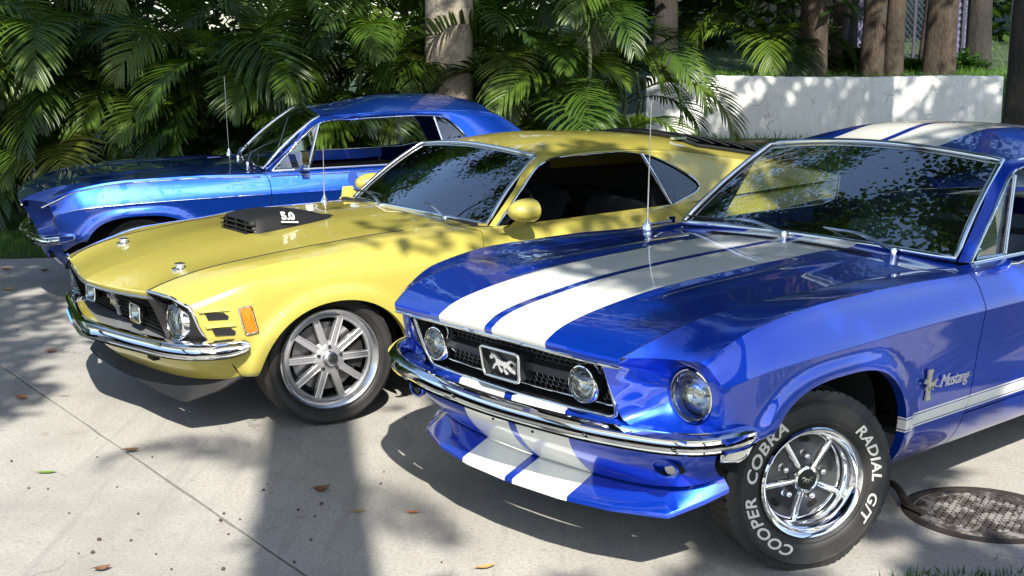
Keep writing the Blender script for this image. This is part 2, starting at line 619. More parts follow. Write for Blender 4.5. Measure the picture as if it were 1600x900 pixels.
def cabin(car, s_dash, z_dash, s_wheel, seat_s, mats, rear_s, headrest=False):
    d = MB()
    prof = [(s_dash-.10, z_dash-.02), (s_dash+.10, z_dash), (s_dash+.20, z_dash-.02), (s_dash+.22, z_dash-.10), (s_dash+.16, z_dash-.26), (s_dash+.10, z_dash-.34)]
    d.grid([[(a, t, z-.02*abs(t)) for a, z in prof] for t in np.linspace(-.70, .70, 9)])
    car.put('dashboard', d, mats[0])
    c = (s_wheel, .36, z_dash-.03); tilt = R(28)
    loop = [(c[0]+.19*math.sin(a)*math.sin(tilt), c[1]+.19*math.cos(a), c[2]+.19*math.sin(a)*math.cos(tilt)) for a in np.linspace(0, 2*math.pi, 33)[:-1]]
    w = MB().tube(loop, .012, 8, closed=True)
    for a in (0, math.pi, -math.pi/2):
        w.tube([c, (c[0]+.19*math.sin(a)*math.sin(tilt), c[1]+.19*math.cos(a), c[2]+.19*math.sin(a)*math.cos(tilt))], .010, 6)
    w.tube([c, (c[0]-.28, c[1], c[2]-.10)], .028, 10)
    car.put('steering_wheel', w, mats[1])
    for t in (.36, -.36):
        car.put('seat', seat_mb(seat_s, t), mats[2])
    car.put('rear_seat', seat_mb(rear_s, 0, 1.15, .36), mats[2])
    m = MB().tube([(s_dash+.42, 0, z_dash+.30), (s_dash+.40, 0, z_dash+.245)], .008, 6)
    m.box((s_dash+.41, 0, z_dash+.225), (.02, .22, .055))
    car.put('rear_view_mirror', m, mats[1])


# ---------------------------------------------------------------- wheels
def tyre_mb(rad, rim, width, tread=True, N=300, gd=.0050, ground=None):
    """axis t, outer face at +width/2"""
    h = width/2
    prof = [(rim-.010, h-.030), (rim+.004, h-.018), (rim+.014, h-.010), (rim+.020, h-.007), (rim+.022, h-.004), (rim+.026, h-.004), (rim+.028, h-.002), (rim+(rad-rim)*.35, h+.002), (rim+(rad-rim)*.62, h-.001), (rim+(rad-rim)*.66, h-.0005), (rim+(rad-rim)*.68, h-.004), (rim+(rad-rim)*.72, h-.003), (rim+(rad-rim)*.74, h-.007), (rad-.030, h-.012), (rad-.014, h-.022)]
    lanes = np.linspace(h-.026, -h+.026, 15)
    rows = []
    for k in range(N):
        a = 2*math.pi*k/N
        row = [(r, o) for r, o in prof]
        for j, o in enumerate(lanes):
            rr = rad-.006*(o/h)**4
            if tread:
                if j in (4, 7, 10): rr -= .010
                elif j in (0, 1, 2, 12, 13, 14): rr -= gd if (k % 5 == 0) else 0
                else: rr -= .006 if ((k+j*2) % 6 == 0) else 0
            row.append((rr, o))
        row += [(r, -o) for r, o in reversed(prof)]
        rows.append([(r*math.cos(a), o, r*math.sin(a)) for r, o in row])
    if ground is not None:   # flattened contact patch with a slight side bulge
        rows = [[(x, y*(1+.10*max(0, (-z-ground+.05)/.05)) if -z > ground-.05 else y, max(z, -ground)) for x, y, z in r] for r in rows]
    return MB().grid(rows, close_v=True)
def spoke_mb(r0, r1, w0, w1, y0, y1, th, ang, crown=.006):
    rows = []
    for u in np.linspace(0, 1, 9):
        r = r0+(r1-r0)*u; w = w0+(w1-w0)*u; y = y0+(y1-y0)*u
        sec = [(-w/2, -th), (-w/2, 0), (-w/4, crown*.8), (0, crown), (w/4, crown*.8), (w/2, 0), (w/2, -th)]
        rows.append([(r*math.cos(ang)-x*math.sin(ang), y+d, r*math.sin(ang)+x*math.cos(ang)) for x, d in sec])
    return MB().grid(rows)
def arc_text(s, radius, y, mid, size, shear=.18, offset=.0, span=None):
    """text bent round the tyre, tops pointing outwards; mid = angle of the middle (viewed from outside)"""
    mb = text_mesh(s, size, shear, offset, 0., 1.08)
    out = MB()
    pts = []
    xs = [q[0] for q in mb.v]; spread = 1.0 if span is None else span*radius/(max(xs)-min(xs))
    for x, yy, z in mb.v:
        a = mid - spread*x/radius       # clockwise when seen from outside (+t towards the viewer)
        r = radius+yy
        pts.append((a, r))
    # seen from +t with rear (+s) to the right: x_right = s, up = z
    out.v = [(r*math.cos(a), y+.0012-3.0*max(0, (r-radius))**2, r*math.sin(a)) for a, r in pts]
    out.f = list(mb.f)
    return out

def wheel_magnum(car, pos, steer, rad, width, rim, text=False, flip=False, dark='charcoal_metal', rot=0.):
    w = empty('wheel', (pos[0], -pos[1], pos[2]), (0, 0, steer+(math.pi if flip else 0)), car.root)
    W = Car.__new__(Car); W.root = w; W.dz = 0
    h = width/2
    W.put('tyre', tyre_mb(rad, rim, width, ground=pos[2]), 'tyre_rubber')
    # deep polished rim barrel
    lipp = [(rim+.004, h-.016), (rim+.006, h-.006), (rim+.001, h-.001), (rim-.006, h-.004), (rim-.014, h-.012), (rim-.017, h-.030), (rim-.026, h-.036),
            (rim-.028, h-.062), (rim-.033, h-.066), (rim-.035, h-.090), (rim-.041, h-.094), (rim-.043, h-.112), (rim-.050, h-.118)]
    W.put('rim', MB().lathe(lipp, (0, 0, 0), 't', 96), 'chrome', smooth=50)
    W.put('rim_barrel', MB().lathe([(rim-.035, h-.08), (rim-.04, -h+.01)], (0, 0, 0), 't', 48), 'dark_void')
    # dark pressed centre with slots
    hh_ = h; h = h-.030
    r1 = rim-.042
    face = MB()
    N = 100; rows = []
    for k in range(N):
        a = 2*math.pi*k/N
        ph = ((a-rot)/(2*math.pi/5)) % 1.
        hollow = .5-.5*math.cos(2*math.pi*ph)
        row = []
        for r, d in ((.040, .0), (.060, .0), (.085, -.006), (.115, -.016), (r1-.02, -.018), (r1, -.012)):
            dd = d*(.35+.65*hollow)
            row.append((r*math.cos(a), h-.060+dd, r*math.sin(a)))
        rows.append(row)
    face.grid(rows, close_v=True)
    W.put('wheel_centre', face, dark, smooth=60)
    for k in range(5):
        a0 = rot+2*math.pi*(k+.5)/5
        W.put('vent_slot', MB().grid([[(rr*math.cos(a0+da), h-.0755+.0002, rr*math.sin(a0+da)) for da in np.linspace(-.17, .17, 8)] for rr in (.118, .142)]), 'dark_void')
    for k in range(5):
        W.put('spoke', spoke_mb(.046, rim-.032, .018, .025, h-.036, h-.056, .022, rot+2*math.pi*k/5, .007), 'chrome', smooth=60)
    cap = MB().lathe([(.050, h-.058), (.050, h-.022), (.047, h-.014), (.040, h-.012), (.036, h-.016)], (0, 0, 0), 't', 48)
    W.put('hub_ring', cap, 'chrome', smooth=50)
    disc = MB().lathe([(.0, h-.014), (.020, h-.014), (.037, h-.017)], (0, 0, 0), 't', 40)
    W.put('hub_cap', disc, 'black_plastic')
    horse = prism([(x*.042, y*.042) for x, y in HORSE], .0015)
    W.put('hub_emblem', onto(horse, (0, h-.0138, 0), (1, 0, 0), (0, 0, 1), (0, 1, 0)), 'chrome', smooth=0)
    for k in range(5):
        a = rot+2*math.pi*(k+.5)/5
        nut = MB().lathe([(.0, .030), (.007, .029), (.0105, .024), (.0115, .010), (.0115, .0), (.016, -.004)], (.078*math.cos(a), h-.062, .078*math.sin(a)), 't', 12)
        W.put('lug_nut', nut, 'chrome', smooth=50)
    h = hh_
    if text:
        rr = rim+(rad-rim)*.385
        yo = h+.0030
        lw = .055
        t1 = arc_text('COOPER  COBRA', rr, yo, R(186), lw, .20, .0013, R(134))
        t2 = arc_text('RADIAL  G/T', rr, yo, R(6), lw, .20, .0013, R(88))
        W.put('tyre_lettering', t1, 'white_lettering', smooth=0, kind='stuff'); W.put('tyre_lettering', t2, 'white_lettering', smooth=0, kind='stuff')
        t3 = arc_text('225/70R15', rad-.040, h-.002, R(88), .017, .1)
        W.put('size_lettering', t3, 'tyre_rubber', smooth=0)
    return w

def wheel_tenspoke(car, pos, steer, rad, width, rim, flip=False):
    w = empty('wheel', (pos[0], -pos[1], pos[2]), (0, 0, steer+(math.pi if flip else 0)), car.root)
    W = Car.__new__(Car); W.root = w; W.dz = 0
    h = width/2
    W.put('tyre', tyre_mb(rad, rim, width, True, 200, .0022), 'tyre_rubber')
    lipp = [(rim+.002, h-.016), (rim+.004, h-.004), (rim-.002, h+.002), (rim-.009, h+.0), (rim-.016, h-.012), (rim-.026, h-.020), (rim-.031, h-.032)]
    W.put('rim', MB().lathe(lipp, (0, 0, 0), 't', 120), 'brushed_metal', smooth=50)
    W.put('rim_barrel', MB().lathe([(rim-.030, h-.030), (rim-.034, -h+.01)], (0, 0, 0), 't', 64), 'charcoal_metal')
    r1 = rim-.030
    W.put('inner_ring', MB().lathe([(r1, h-.030), (r1-.006, h-.024), (r1-.016, h-.027), (r1-.019, h-.045)], (0, 0, 0), 't', 120), 'grey_alloy', smooth=50)
    off = R(90)
    for k in range(10):
        a = off+R(18)+2*math.pi*k/10
        sp = spoke_mb(.062, r1-.006, .036, .031, h-.026, h-.030, .028, a, .002)
        # raised edge ribs either side of a shallow channel
        for q in (-1, 1):
            rib = spoke_mb(.066, r1-.012, .008, .006, h-.023, h-.0265, .006, a, .002)
            wx = .0125*q
            sp.merge(rib.moved((-wx*math.sin(a), 0, wx*math.cos(a))))
        W.put('spoke', sp, 'grey_alloy', smooth=40)
    W.put('wheel_centre', MB().lathe([(.036, h-.018), (.060, h-.020), (.076, h-.026), (.082, h-.05)], (0, 0, 0), 't', 60), 'grey_alloy', smooth=50)
    cap = MB()
    N = 72; rows = []
    for k in range(N):
        a = 2*math.pi*k/N
        rows.append([(r*math.cos(a), h+d, r*math.sin(a)) for r, d in ((.038, -.02), (.037, -.004), (.032, .001), (.012, .002), (.0, .0025))])
    cap.grid(rows, close_v=True)
    W.put('hub_cap', cap, 'brushed_metal', smooth=50)
    for k in range(5):
        a = off+2*math.pi*k/5
        nut = MB().lathe([(.0, .012), (.006, .011), (.009, .006), (.009, -.004), (.015, -.006)], (.0572*math.cos(a), h-.020, .0572*math.sin(a)), 't', 12)
        W.put('lug_nut', nut, 'charcoal_metal', smooth=50)
    W.put('brake_disc', MB().lathe([(.05, h-.085), (.165, h-.085), (.165, h-.10)], (0, 0, 0), 't', 60), 'iron_disc', smooth=30)
    cal = MB()
    rows = []
    for da in np.linspace(-.55, .55, 14):
        a = R(8)+da
        rows.append([(r*math.cos(a), h+d, r*math.sin(a)) for r, d in ((.105, -.080), (.108, -.062), (.150, -.058), (.185, -.062), (.188, -.085))])
    cal.grid(rows)
    W.put('brake_caliper', cal, 'caliper_black')
    return w

def wheel_well(car, arch, depth=(.40, .765), low=(.02, .10)):
    sc, zc, rr, rz, pw = arch
    m = MB()
    N = 24; rr2 = rr+.012; rz2 = rz+.012
    pts = [(sc-rr2, zc-low[0])]+[(sc-rr2*math.copysign(abs(math.cos(math.pi*k/N))**(2/pw), math.cos(math.pi*k/N)), zc+rz2*abs(math.sin(math.pi*k/N))**(2/pw)) for k in range(N+1)]+[(sc+rr2, zc-low[1])]
    m.grid([[(a, t, z) for a, z in pts] for t in depth])
    m.fan([(a, depth[0], z) for a, z in pts])
    car.pair('wheel_well', m, 'dark_void')

def lamp(car, c, r, depth, name='headlight', axis_tilt=0., ring_mat='chrome', ring_w=.012, parent=None, squash=1.0):
    """round lamp facing forward (-s)"""
    h = empty(name, parent=car.root)
    L = Car.__new__(Car); L.root = h; L.dz = car.dz
    L.put('reflector', MB().lathe([(.0, depth), (r*.35, depth*.95), (r*.75, depth*.6), (r, .006)], c, 's', 48), 'clear_reflector', smooth=60)
    L.put('bulb', MB().lathe([(.0, depth*.25), (r*.14, depth*.28), (r*.16, depth*.9)], c, 's', 20), 'chrome', smooth=60)
    L.put('lens', MB().lathe([(.0, -.022), (r*.4, -.019), (r*.75, -.011), (r, .004)], c, 's', 48), 'lens_glass', smooth=60)
    ribs = MB()
    for k in range(-6, 7):
        x = k*r*.135
        hh = math.sqrt(max(r*r*.86-x*x, 0))
        ribs.tube([(c[0]-.019*(1-((x*x+q*q)/(r*r)))+.0005, c[1]+x, c[2]+q) for q in np.linspace(-hh, hh, 9)], .0012, 4, caps=False)
    L.put('lens_ribs', ribs, 'lens_glass', kind='stuff')
    L.put('trim_ring', MB().lathe([(r-.002, .006), (r+.002, -.004), (r+ring_w*.6, -.003), (r+ring_w, .006), (r+ring_w, .05)], c, 's', 60), ring_mat, smooth=50)
    return h
def wiper(car, base, tip, blade_dir, lift=.02, L=.40):
    w = empty('wiper', parent=car.root)
    W = Car.__new__(Car); W.root = w; W.dz = car.dz
    b, t = np.array(base, float), np.array(tip, float)
    mid = (b+t)/2+np.array([-.01, 0, lift])
    W.put('wiper_arm', MB().tube(samp(curve3([b, mid, t]), 12), [.010-.0065*k/11 for k in range(12)], 6), 'brushed_metal')
    W.put('wiper_pivot', MB().lathe([(.0, .012), (.009, .010), (.012, .0), (.012, -.03)], b, 'z', 16), 'chrome', smooth=50)
    d = np.array(blade_dir, float); d /= np.linalg.norm(d)
    W.put('wiper_blade', MB().tube([t-d*L/2, t, t+d*L/2], [.005, .008, .005], 6), 'charcoal_metal')
    return w
def antenna(car, base, h, lean=(0, 0)):
    a = empty('antenna', parent=car.root)
    A = Car.__new__(Car); A.root = a; A.dz = car.dz
    b = np.array(base, float)
    A.put('antenna_base', MB().lathe([(.022, -.01), (.020, .012), (.012, .030), (.006, .045), (.0, .046)], b, 'z', 16), 'chrome', smooth=50)
    A.put('mast', MB().tube([b+np.array([lean[0]*k, lean[1]*k, h*k]) for k in (0, .5, 1)], [.0034, .0027, .002], 6), 'brushed_metal')
    return a
# ================================================================ the two older blue cars share one body
def smooth01(x): x = min(max(x, 0), 1); return x*x*(3-2*x)
ROWS67 = [
 (-.52, [(-.60,.70,.43),(-.40,.77,.545),(0,.745,.32),(.36,.745,.255),(.8,.745,.25),(2.4,.745,.25),(3.1,.74,.28),(3.8,.68,.36)]),
 (-.53, [(-.60,.76,.445),(-.40,.815,.552),(.36,.815,.30),(.8,.82,.295),(2.4,.82,.295),(3.1,.80,.33),(3.8,.72,.40)]),
 (-.548,[(-.60,.80,.48),(-.40,.848,.565),(0,.86,.42),(.36,.868,.385),(.8,.870,.385),(2.4,.870,.385),(3.1,.85,.40),(3.8,.76,.46)]),
 (-.558,[(-.60,.815,.54),(-.40,.862,.592),(0,.88,.51),(.36,.884,.50),(.8,.886,.5),(2.4,.89,.5),(3.1,.87,.52),(3.8,.78,.55)]),
 (-.572, [(-.62,.822,.66),(-.37,.862,.65),(0,.874,.65),(.36,.874,.65),(.8,.874,.65),(2,.877,.65),(2.74,.88,.67),(3.8,.79,.66)]),
 (-.582,[(-.63,.822,.71),(-.37,.870,.750),(0,.884,.765),(.8,.886,.775),(2.4,.89,.775),(3.8,.79,.75)]),
 (-.587, [(-.64,.818,.735),(-.37,.874,.785),(0,.888,.80),(.8,.891,.81),(2.4,.895,.81),(3.1,.875,.81),(3.8,.79,.785)]),
 (-.592,[(-.645,.814,.755),(-.37,.866,.812),(0,.880,.826),(.8,.884,.836),(2.4,.889,.836),(3.1,.87,.836),(3.8,.785,.805)]),
 (-.602,[(-.66,.785,.765),(-.58,.812,.802),(-.42,.838,.870),(0,.852,.905),(.8,.857,.900),(2.4,.868,.905),(3.8,.775,.87)]),
 (-.613, [(-.68,.770,.785),(-.60,.796,.822),(-.42,.826,.898),(-.06,.842,.938),(.36,.844,.943),(.85,.846,.930),(1.8,.850,.930),(2.3,.856,.95),(2.8,.853,.95),(3.8,.762,.91)]),
 (-.628, [(-.69,.748,.805),(-.615,.780,.836),(-.42,.818,.914),(-.06,.836,.956),(.36,.838,.960),(.85,.836,.947),(1.8,.835,.947),(2.3,.845,.967),(2.8,.842,.967),(3.8,.752,.927)]),
 (-.652, [(-.71,.722,.814),(-.62,.755,.846),(-.42,.793,.919),(-.06,.812,.958),(.36,.814,.962),(.85,.820,.953),(1.8,.815,.953),(2.3,.825,.973),(2.8,.82,.973),(3.8,.73,.932)]),
 (-.715, [(-.76,.655,.825),(-.62,.693,.868),(-.42,.715,.926),(-.06,.72,.957),(.36,.725,.960),(.85,.785,.957),(1.8,.785,.957),(2.3,.795,.977),(2.8,.77,.98),(3.8,.68,.94)]),
 (-.79, [(-.81,.585,.828),(-.70,.625,.878),(-.5,.645,.926),(-.2,.655,.948),(.36,.665,.954),(.70,.68,.953),(.95,.745,.955),(1.8,.745,.955),(2.3,.755,.975),(2.8,.70,.98),(3.8,.62,.945)]),
]
GF67 = [.760,.765,.775,.800,.850,.862,.864,.864,.860,.845,.825,.80,.775,.745]
GR67 = [1.90,1.90,1.91,1.95,2.00,2.02,2.03,2.03,2.03,2.03,2.03,2.03,2.03,2.03]
REAR67 = [3.55,3.58,3.62,3.66,3.70,3.72,3.725,3.73,3.735,3.74,3.745,3.745,3.75,3.75]
ARCH67 = (-.028, .42, .375, .294, 2.7); ARCH67R = (2.74, .37, .345, .325, 2.1)

def car67(name, loc, yaw, pitch, dz, label, P, shift, steer, wheel_r, striped):
    car = Car(name, loc, yaw, pitch, dz, label)
    global CREASE
    CREASE = (6, 10)
    rows = make_rows(ROWS67)
    top, side, body = P['top'], P['side'], P['body']
    def SH(p):
        if not shift: return p
        k = (.105+.08*min(max((p[2]-.967)/.345, 0), 1))*(1-smooth01((p[0]-1.5)/.45))
        return (p[0]-k*shift, p[1], p[2])
    fend, door, sill, quart, c0, cr = side_panels(rows, ARCH67, ARCH67R, GF67, GR67, REAR67, .425)
    car.pair('front_fender', fend, side)
    doors = car.pair('door', door, side)
    car.pair('rocker_panel', sill, body)
    car.pair('quarter_panel', quart, side)
    wheel_well(car, ARCH67, low=(-.16, .08)); wheel_well(car, ARCH67R, low=(.06, .06))
    # hood
    def plat(s, t): return -.010*math.exp(-((t-.325)/.030)**4)*smooth01((s+.45)/.05)*(1-smooth01((s-.1)/.5)) + .004*smooth01((s+.6)/.3)*(1-smooth01((t-.42)/.06))
    lip = [(0, -.831), (.2, -.828), (.4, -.815), (.60, -.797)]
    hood, HG = hood_mb(rows, lip, [(-.835,.842),(-.79,.872),(-.70,.898),(-.5,.928),(-.2,.955),(.2,.972),(.70,.984)], .705, plat)
    car.put('hood', hood, top)
    car.put('hood_edge_trim', MB().tube([p+np.array([.006, 0, -.030]) for p in HG[0]], .0065, 6), 'chrome', smooth=60)
    car.pair('hood_seam_shade', MB().tube([(s_, rows[-1][1](s_)-.003, rows[-1][2](s_)-.0050) for s_ in np.linspace(-.79, .72, 40)], .0052, 6), 'dark_void')  # black tube stands in for the shade in the gap beside the hood
    # cowl
    cw = []
    for u in np.linspace(0, 1, 8):
        row = []
        for q in np.linspace(-1, 1, 27):
            b = np.array(SH((.905+.05*abs(q)**2.2, .0, 0)))
            s = .711+(b[0]-.711)*u
            tt = q*(.672+.045*u)
            row.append((s, tt, (.982-.028*q*q)+(.010-.014*q*q)*u-.006*math.sin(math.pi*u)))
        cw.append(row)
    car.put('cowl', MB().grid(cw), top)
    vent = MB()
    for k in range(26):
        for sg in (-1, 1): vent.box((.80, sg*(.06+k*.014), .9835-.028*((.06+k*.014)/.68)**2), (.05, .005, .003))
    car.put('cowl_vent', vent, 'matte_black', kind='stuff')
    # windshield
    bc, bm_, tc, tm = SH((.955,.70,.967)), SH((.905,0,.992)), SH((1.46,.595,1.312)), SH((1.425,0,1.356))
    ws = windshield(bc, bm_, tc, tm)
    wo = car.put('windshield', MB().grid(ws), P['glass'], smooth=80)
    ring = ring_of(ws)
    car.put('windshield_trim', MB().tube([np.array(p)+np.array([-.006, 0, .006]) for p in ring], .0125, 8, closed=True), 'chrome', parent=wo, smooth=60)
    seal = MB().tube([np.array(p)*np.array([1, .985, 1])+np.array([.0, 0, .0]) for p in ring], .010, 6, closed=True)
    car.put('windshield_seal', seal, 'matte_black', parent=wo, smooth=60)
    # greenhouse
    O = [SH(p) for p in [(.955,.71,.962),(1.2,.655,1.135),(1.46,.603,1.312),(1.9,.612,1.333),(2.3,.605,1.322),(2.58,.58,1.288),(2.84,.60,1.13),(3.05,.62,.985)]]
    I = [SH(p) for p in [(1.00,.742,.955),(1.21,.705,1.12),(1.42,.658,1.262),(1.53,.642,1.286),(1.95,.64,1.296),(2.16,.642,1.282),(2.30,.668,1.19),(2.44,.742,.965)]]
    gh, o, i = greenhouse(O, I)
    car.pair('pillar_frame', gh, P['roof_side'])
    rf, RG = roof_mb(O[:6], 2, [(1.2,.044),(1.46,.048),(1.9,.095),(2.3,.096),(2.6,.066)], front=.035)
    car.put('roof', rf, P['roof'])
    car.put('headliner', MB().grid([g_*np.array([1, .96, 1])-np.array([0, 0, .022]) for g_ in RG[2:]]), 'interior_black')
    # drip rail and window surround
    car.pair('drip_rail', MB().tube([p+np.array([0, .008, -.004]) for p in o[20:46]], .007, 6), P['drip'], smooth=60)
    surround = list(i-np.array([0, .004, 0]))
    car.pair('window_surround', MB().tube([p for p in surround], .0075, 6), 'chrome', smooth=60)
    belt = [(s, .748, .958+(.02 if s > 2.2 else 0)) for s in np.linspace(I[0][0]+.0, 2.42, 14)]
    car.pair('belt_moulding', MB().tube(belt, .006, 6), 'chrome', smooth=60)
    # side glass: vent pane (front) and quarter pane; the door glass is wound down
    vb, vt = SH((1.26, .735, .962)), SH((1.43, .665, 1.262))
    fr = [p for p in i if p[0] < vt[0]-.01 and p[2] > .95][:22]
    vn = MB().fan([np.array(p)-np.array([0, .012, 0]) for p in fr]+[np.array(vt)-np.array([0, .012, 0]), np.array(vb)-np.array([0, .012, 0])])
    vl, vr = car.pair('vent_window', vn, 'window_glass', smooth=80)
    frm = MB().tube([vb, vt], .011, 8).tube([vb, SH((1.03, .738, .968)), SH((1.08, .733, 1.0))], .008, 6)
    car.put('vent_frame', frm, 'chrome', parent=vl, smooth=60); car.put('vent_frame', frm.mirrored(), 'chrome', parent=vr, smooth=60)
    qb, qt = (2.20, .735, .972), (2.12, .648, 1.280)
    rr = [p for p in i if p[0] > 2.13 and p[2] < 1.285]
    qn = MB().fan([np.array(qt)-np.array([0, .012, 0])]+[p-np.array([0, .012, 0]) for p in rr]+[np.array(qb)-np.array([0, .012, 0])])
    ql, qr = car.pair('quarter_window', qn, 'window_glass', smooth=80)
    frm = MB().tube([qb, qt], .010 if shift else .004, 8)
    car.put('window_divider', frm, 'chrome', parent=ql, smooth=60); car.put('window_divider', frm.mirrored(), 'chrome', parent=qr, smooth=60)
    # rear window and deck
    rw = []
    for v in np.linspace(0, 1, 8):
        a = np.array([2.58+(3.03-2.58)*v, 0, 1.292+(.985-1.292)*v]); w = .575+.045*v
        rw.append([(a[0]+.07*(1-q*q)*(1 if v > .02 else .3), w*q, a[2]+.045*(1-q*q)) for q in np.linspace(-1, 1, 17)])
    car.put('rear_window', MB().grid(rw), 'tinted_glass', smooth=80)
    dk = []
    for s in np.linspace(2.98, 3.75, 10):
        dk.append([(s, q*.66, .985-.03*q*q-.035*max(0, (s-3.3)/.45)) for q in np.linspace(-1, 1, 21)])
    dk.append([(3.76, q*.66, .90) for q in np.linspace(-1, 1, 21)])
    car.put('trunk_lid', MB().grid(dk), top)
    tail = MB()
    tl = [p for p in cr]
    rowsT = [[(p[0]+.01*(1-abs(q)), p[1]*q, p[2]) for q in np.linspace(-1, 1, 15)] for p in tl]
    tail.grid(rowsT)
    car.put('tail_panel', tail, body)
    for k in range(3):
        car.pair('tail_light', MB().box((3.745, .46+k*.085, .70), (.03, .06, .16)), 'red_lens', smooth=0)
    rb = [(3.60,-.86,.56),(3.74,-.80,.55),(3.80,-.5,.545),(3.81,0,.545),(3.80,.5,.545),(3.74,.80,.55),(3.60,.86,.56)]
    car.put('rear_bumper', MB().sweep_plan(samp(curve3(rb), 40)[::-1], [(-.01,-.045),(.02,-.03),(.028,0),(.02,.03),(-.01,.045)]), 'chrome', smooth=50)
    # ---- front end
    H = np.array([-.572, .694, .697])
    edge = [p for p in c0 if p[2] > .565]
    loop = list(edge)+[np.array([-.800,.548,.822]), np.array([-.798,.512,.815]), np.array([-.765,.505,.745]), np.array([-.728,.508,.665]), np.array([-.706,.515,.612]), np.array([-.695,.55,.588]), np.array([-.655,.66,.570]), np.array([-.590,.78,.562])]
    lp = samp(lin3(loop+[loop[0]]), 97)[:-1]
    rowsH = []
    for k in np.linspace(0, 1, 9):
        row = []
        for b in lp:
            d = b-H; an = math.atan2(d[2], d[1])
            rg = H+np.array([-.012, .097*math.cos(an), .097*math.sin(an)])
            p = rg+(b-rg)*k
            dd = np.linalg.norm(b-rg)
            p[0] += .010*min(dd/.2, 1)*math.sin(math.pi*k)**1.2
            row.append(p)
        rowsH.append(row)
    cup = [[H+np.array([s_, r_*math.cos(math.atan2((b-H)[2], (b-H)[1])), r_*math.sin(math.atan2((b-H)[2], (b-H)[1]))]) for b in lp] for s_, r_ in ((.06, .088), (.0, .092), (-.008, .0945))]
    car.pair('headlight_bezel', MB().grid(cup+rowsH, close_u=True), body)
    for sg in (1, -1):
        lamp(car, H*np.array([1, sg, 1])+np.array([-.002, 0, 0]), .081, .06, 'headlight', ring_w=.011)
    # grille opening
    def gs(t, z): return -.806+.028*(t/.5)**2+(.81-z)*.40
    def gp(t, z, d=0.): return np.array([gs(t, z)+d, t, z])
    gl = [(-.475,.806),(-.30,.812),(0,.815),(.30,.812),(.475,.806),(.498,.795),(.502,.775),(.500,.70),(.497,.64),(.488,.612),(.465,.601),(.30,.598),(0,.597),(-.30,.598),(-.465,.601),(-.488,.612),(-.497,.64),(-.500,.70),(-.502,.775),(-.498,.795)]
    gl3 = [gp(t, z) for t, z in gl]
    grl = empty('grille', parent=car.root)
    car.put('grille_surround', MB().tube(samp(lin3(gl3+[gl3[0]]), 121)[:-1], .0085, 8, closed=True, up=(1, 0, 0)), 'chrome', parent=grl, smooth=60)
    inn = [gp(t*.97, .705+(z-.705)*.92, .095) for t, z in gl]
    car.put('grille_box', MB().grid([gl3, inn], close_u=True).fan([p+np.array([.03, 0, 0]) for p in inn]), 'matte_black', parent=grl)
    lat = MB()
    zs = np.linspace(.622, .792, 10); dzz = zs[1]-zs[0]
    for r_, z in enumerate(zs):
        lat.tube([gp(t, z, .070) for t in np.linspace(-.48, .48, 9)], .0013, 4)
        if r_ < 9:
            for k in range(-17, 18):
                t = (k+.5*(r_ % 2))*.0275
                lat.tube([gp(t, z, .070), gp(t, z+dzz, .070)], .0013, 4)
    car.put('grille_mesh', lat, 'grille_wire', parent=grl, smooth=0, kind='stuff')
    il = [gp(t*.93, .700+(z-.705)*.72, .055) for t, z in gl]
    car.put('inner_moulding', MB().tube(samp(lin3(il+[il[0]]), 81)[:-1], .005, 6, closed=True, up=(1, 0, 0)), 'chrome', parent=grl, smooth=60)
    bar = MB()
    for sg in (1, -1):
        bar.grid([[gp(sg*t, .712+dz_, d) for dz_, d in ((-.020, .060), (-.016, .022), (.016, .022), (.020, .060))] for t in np.linspace(.09, .40, 6)])
    car.put('grille_bar', bar, 'charcoal_metal', parent=grl)
    # corral emblem
    trap = [(-.102,.047),(-.093,.053),(.093,.053),(.102,.047),(.093,-.042),(.084,-.050),(-.084,-.050),(-.093,-.042)]
    cz = .703
    ge = lambda x, y, d: np.array([gs(x, cz)-.12*y+d, x, cz+y])
    fr3 = [ge(x, y, -.014) for x, y in trap]; bk3 = [ge(x*.93, y*.93, .055) for x, y in trap]
    car.put('corral_housing', MB().grid([[p+np.array([.002, 0, 0]) for p in fr3], bk3], close_u=True).fan([ge(x*.97, y*.97, .008) for x, y in trap]), 'charcoal_metal', parent=grl, smooth=25)
    car.put('corral_frame', MB().tube(samp(lin3(fr3+[fr3[0]]), 41)[:-1], .0062, 8, closed=True, up=(1, 0, 0)), 'chrome', parent=grl, smooth=60)
    up_ = np.array([-.12, 0, 1.]); up_ /= np.linalg.norm(up_)
    hz = prism([(x*.118, y*.118) for x, y in HORSE], .010)
    car.put('horse_emblem', onto(hz, ge(.0, -.002, .003), (0, 1, 0), up_, (-1, 0, -.12)), 'bright_badge', parent=grl, smooth=20)
    if P['fog']:
        for sg in (1, -1):
            lamp(car, gp(sg*.388, .708, -.012), .056, .045, 'fog_light', ring_w=.009)
    # panel under the grille
    pn = []
    for z, d in ((.600, .0), (.590, -.018), (.575, -.022), (.552, -.010), (.53, .02)):
        pn.append([(gs(t, .60)+d+(0 if abs(t) < .5 else (abs(t)-.5)*.15), t, z-.03*max(0, abs(t)-.5)) for t in np.linspace(-.74, .74, 41)])
    car.put('grille_lower_panel', MB().grid(pn), top)
    bp = [(-.460,-.874,.592),(-.570,-.850,.583),(-.660,-.775,.572),(-.735,-.60,.566),(-.792,-.33,.564),(-.815,0,.564),(-.792,.33,.564),(-.735,.60,.566),(-.660,.775,.572),(-.570,.850,.583),(-.460,.874,.592)]
    bsec = [(-.030,.022),(-.012,.034),(.004,.037),(.015,.033),(.021,.025),(.026,.018),(.033,.010),(.036,.0),(.034,-.012),(.027,-.024),(.014,-.034),(.0,-.038),(-.020,-.032)]
    bpath = samp(curve3(bp), 90)[::-1]
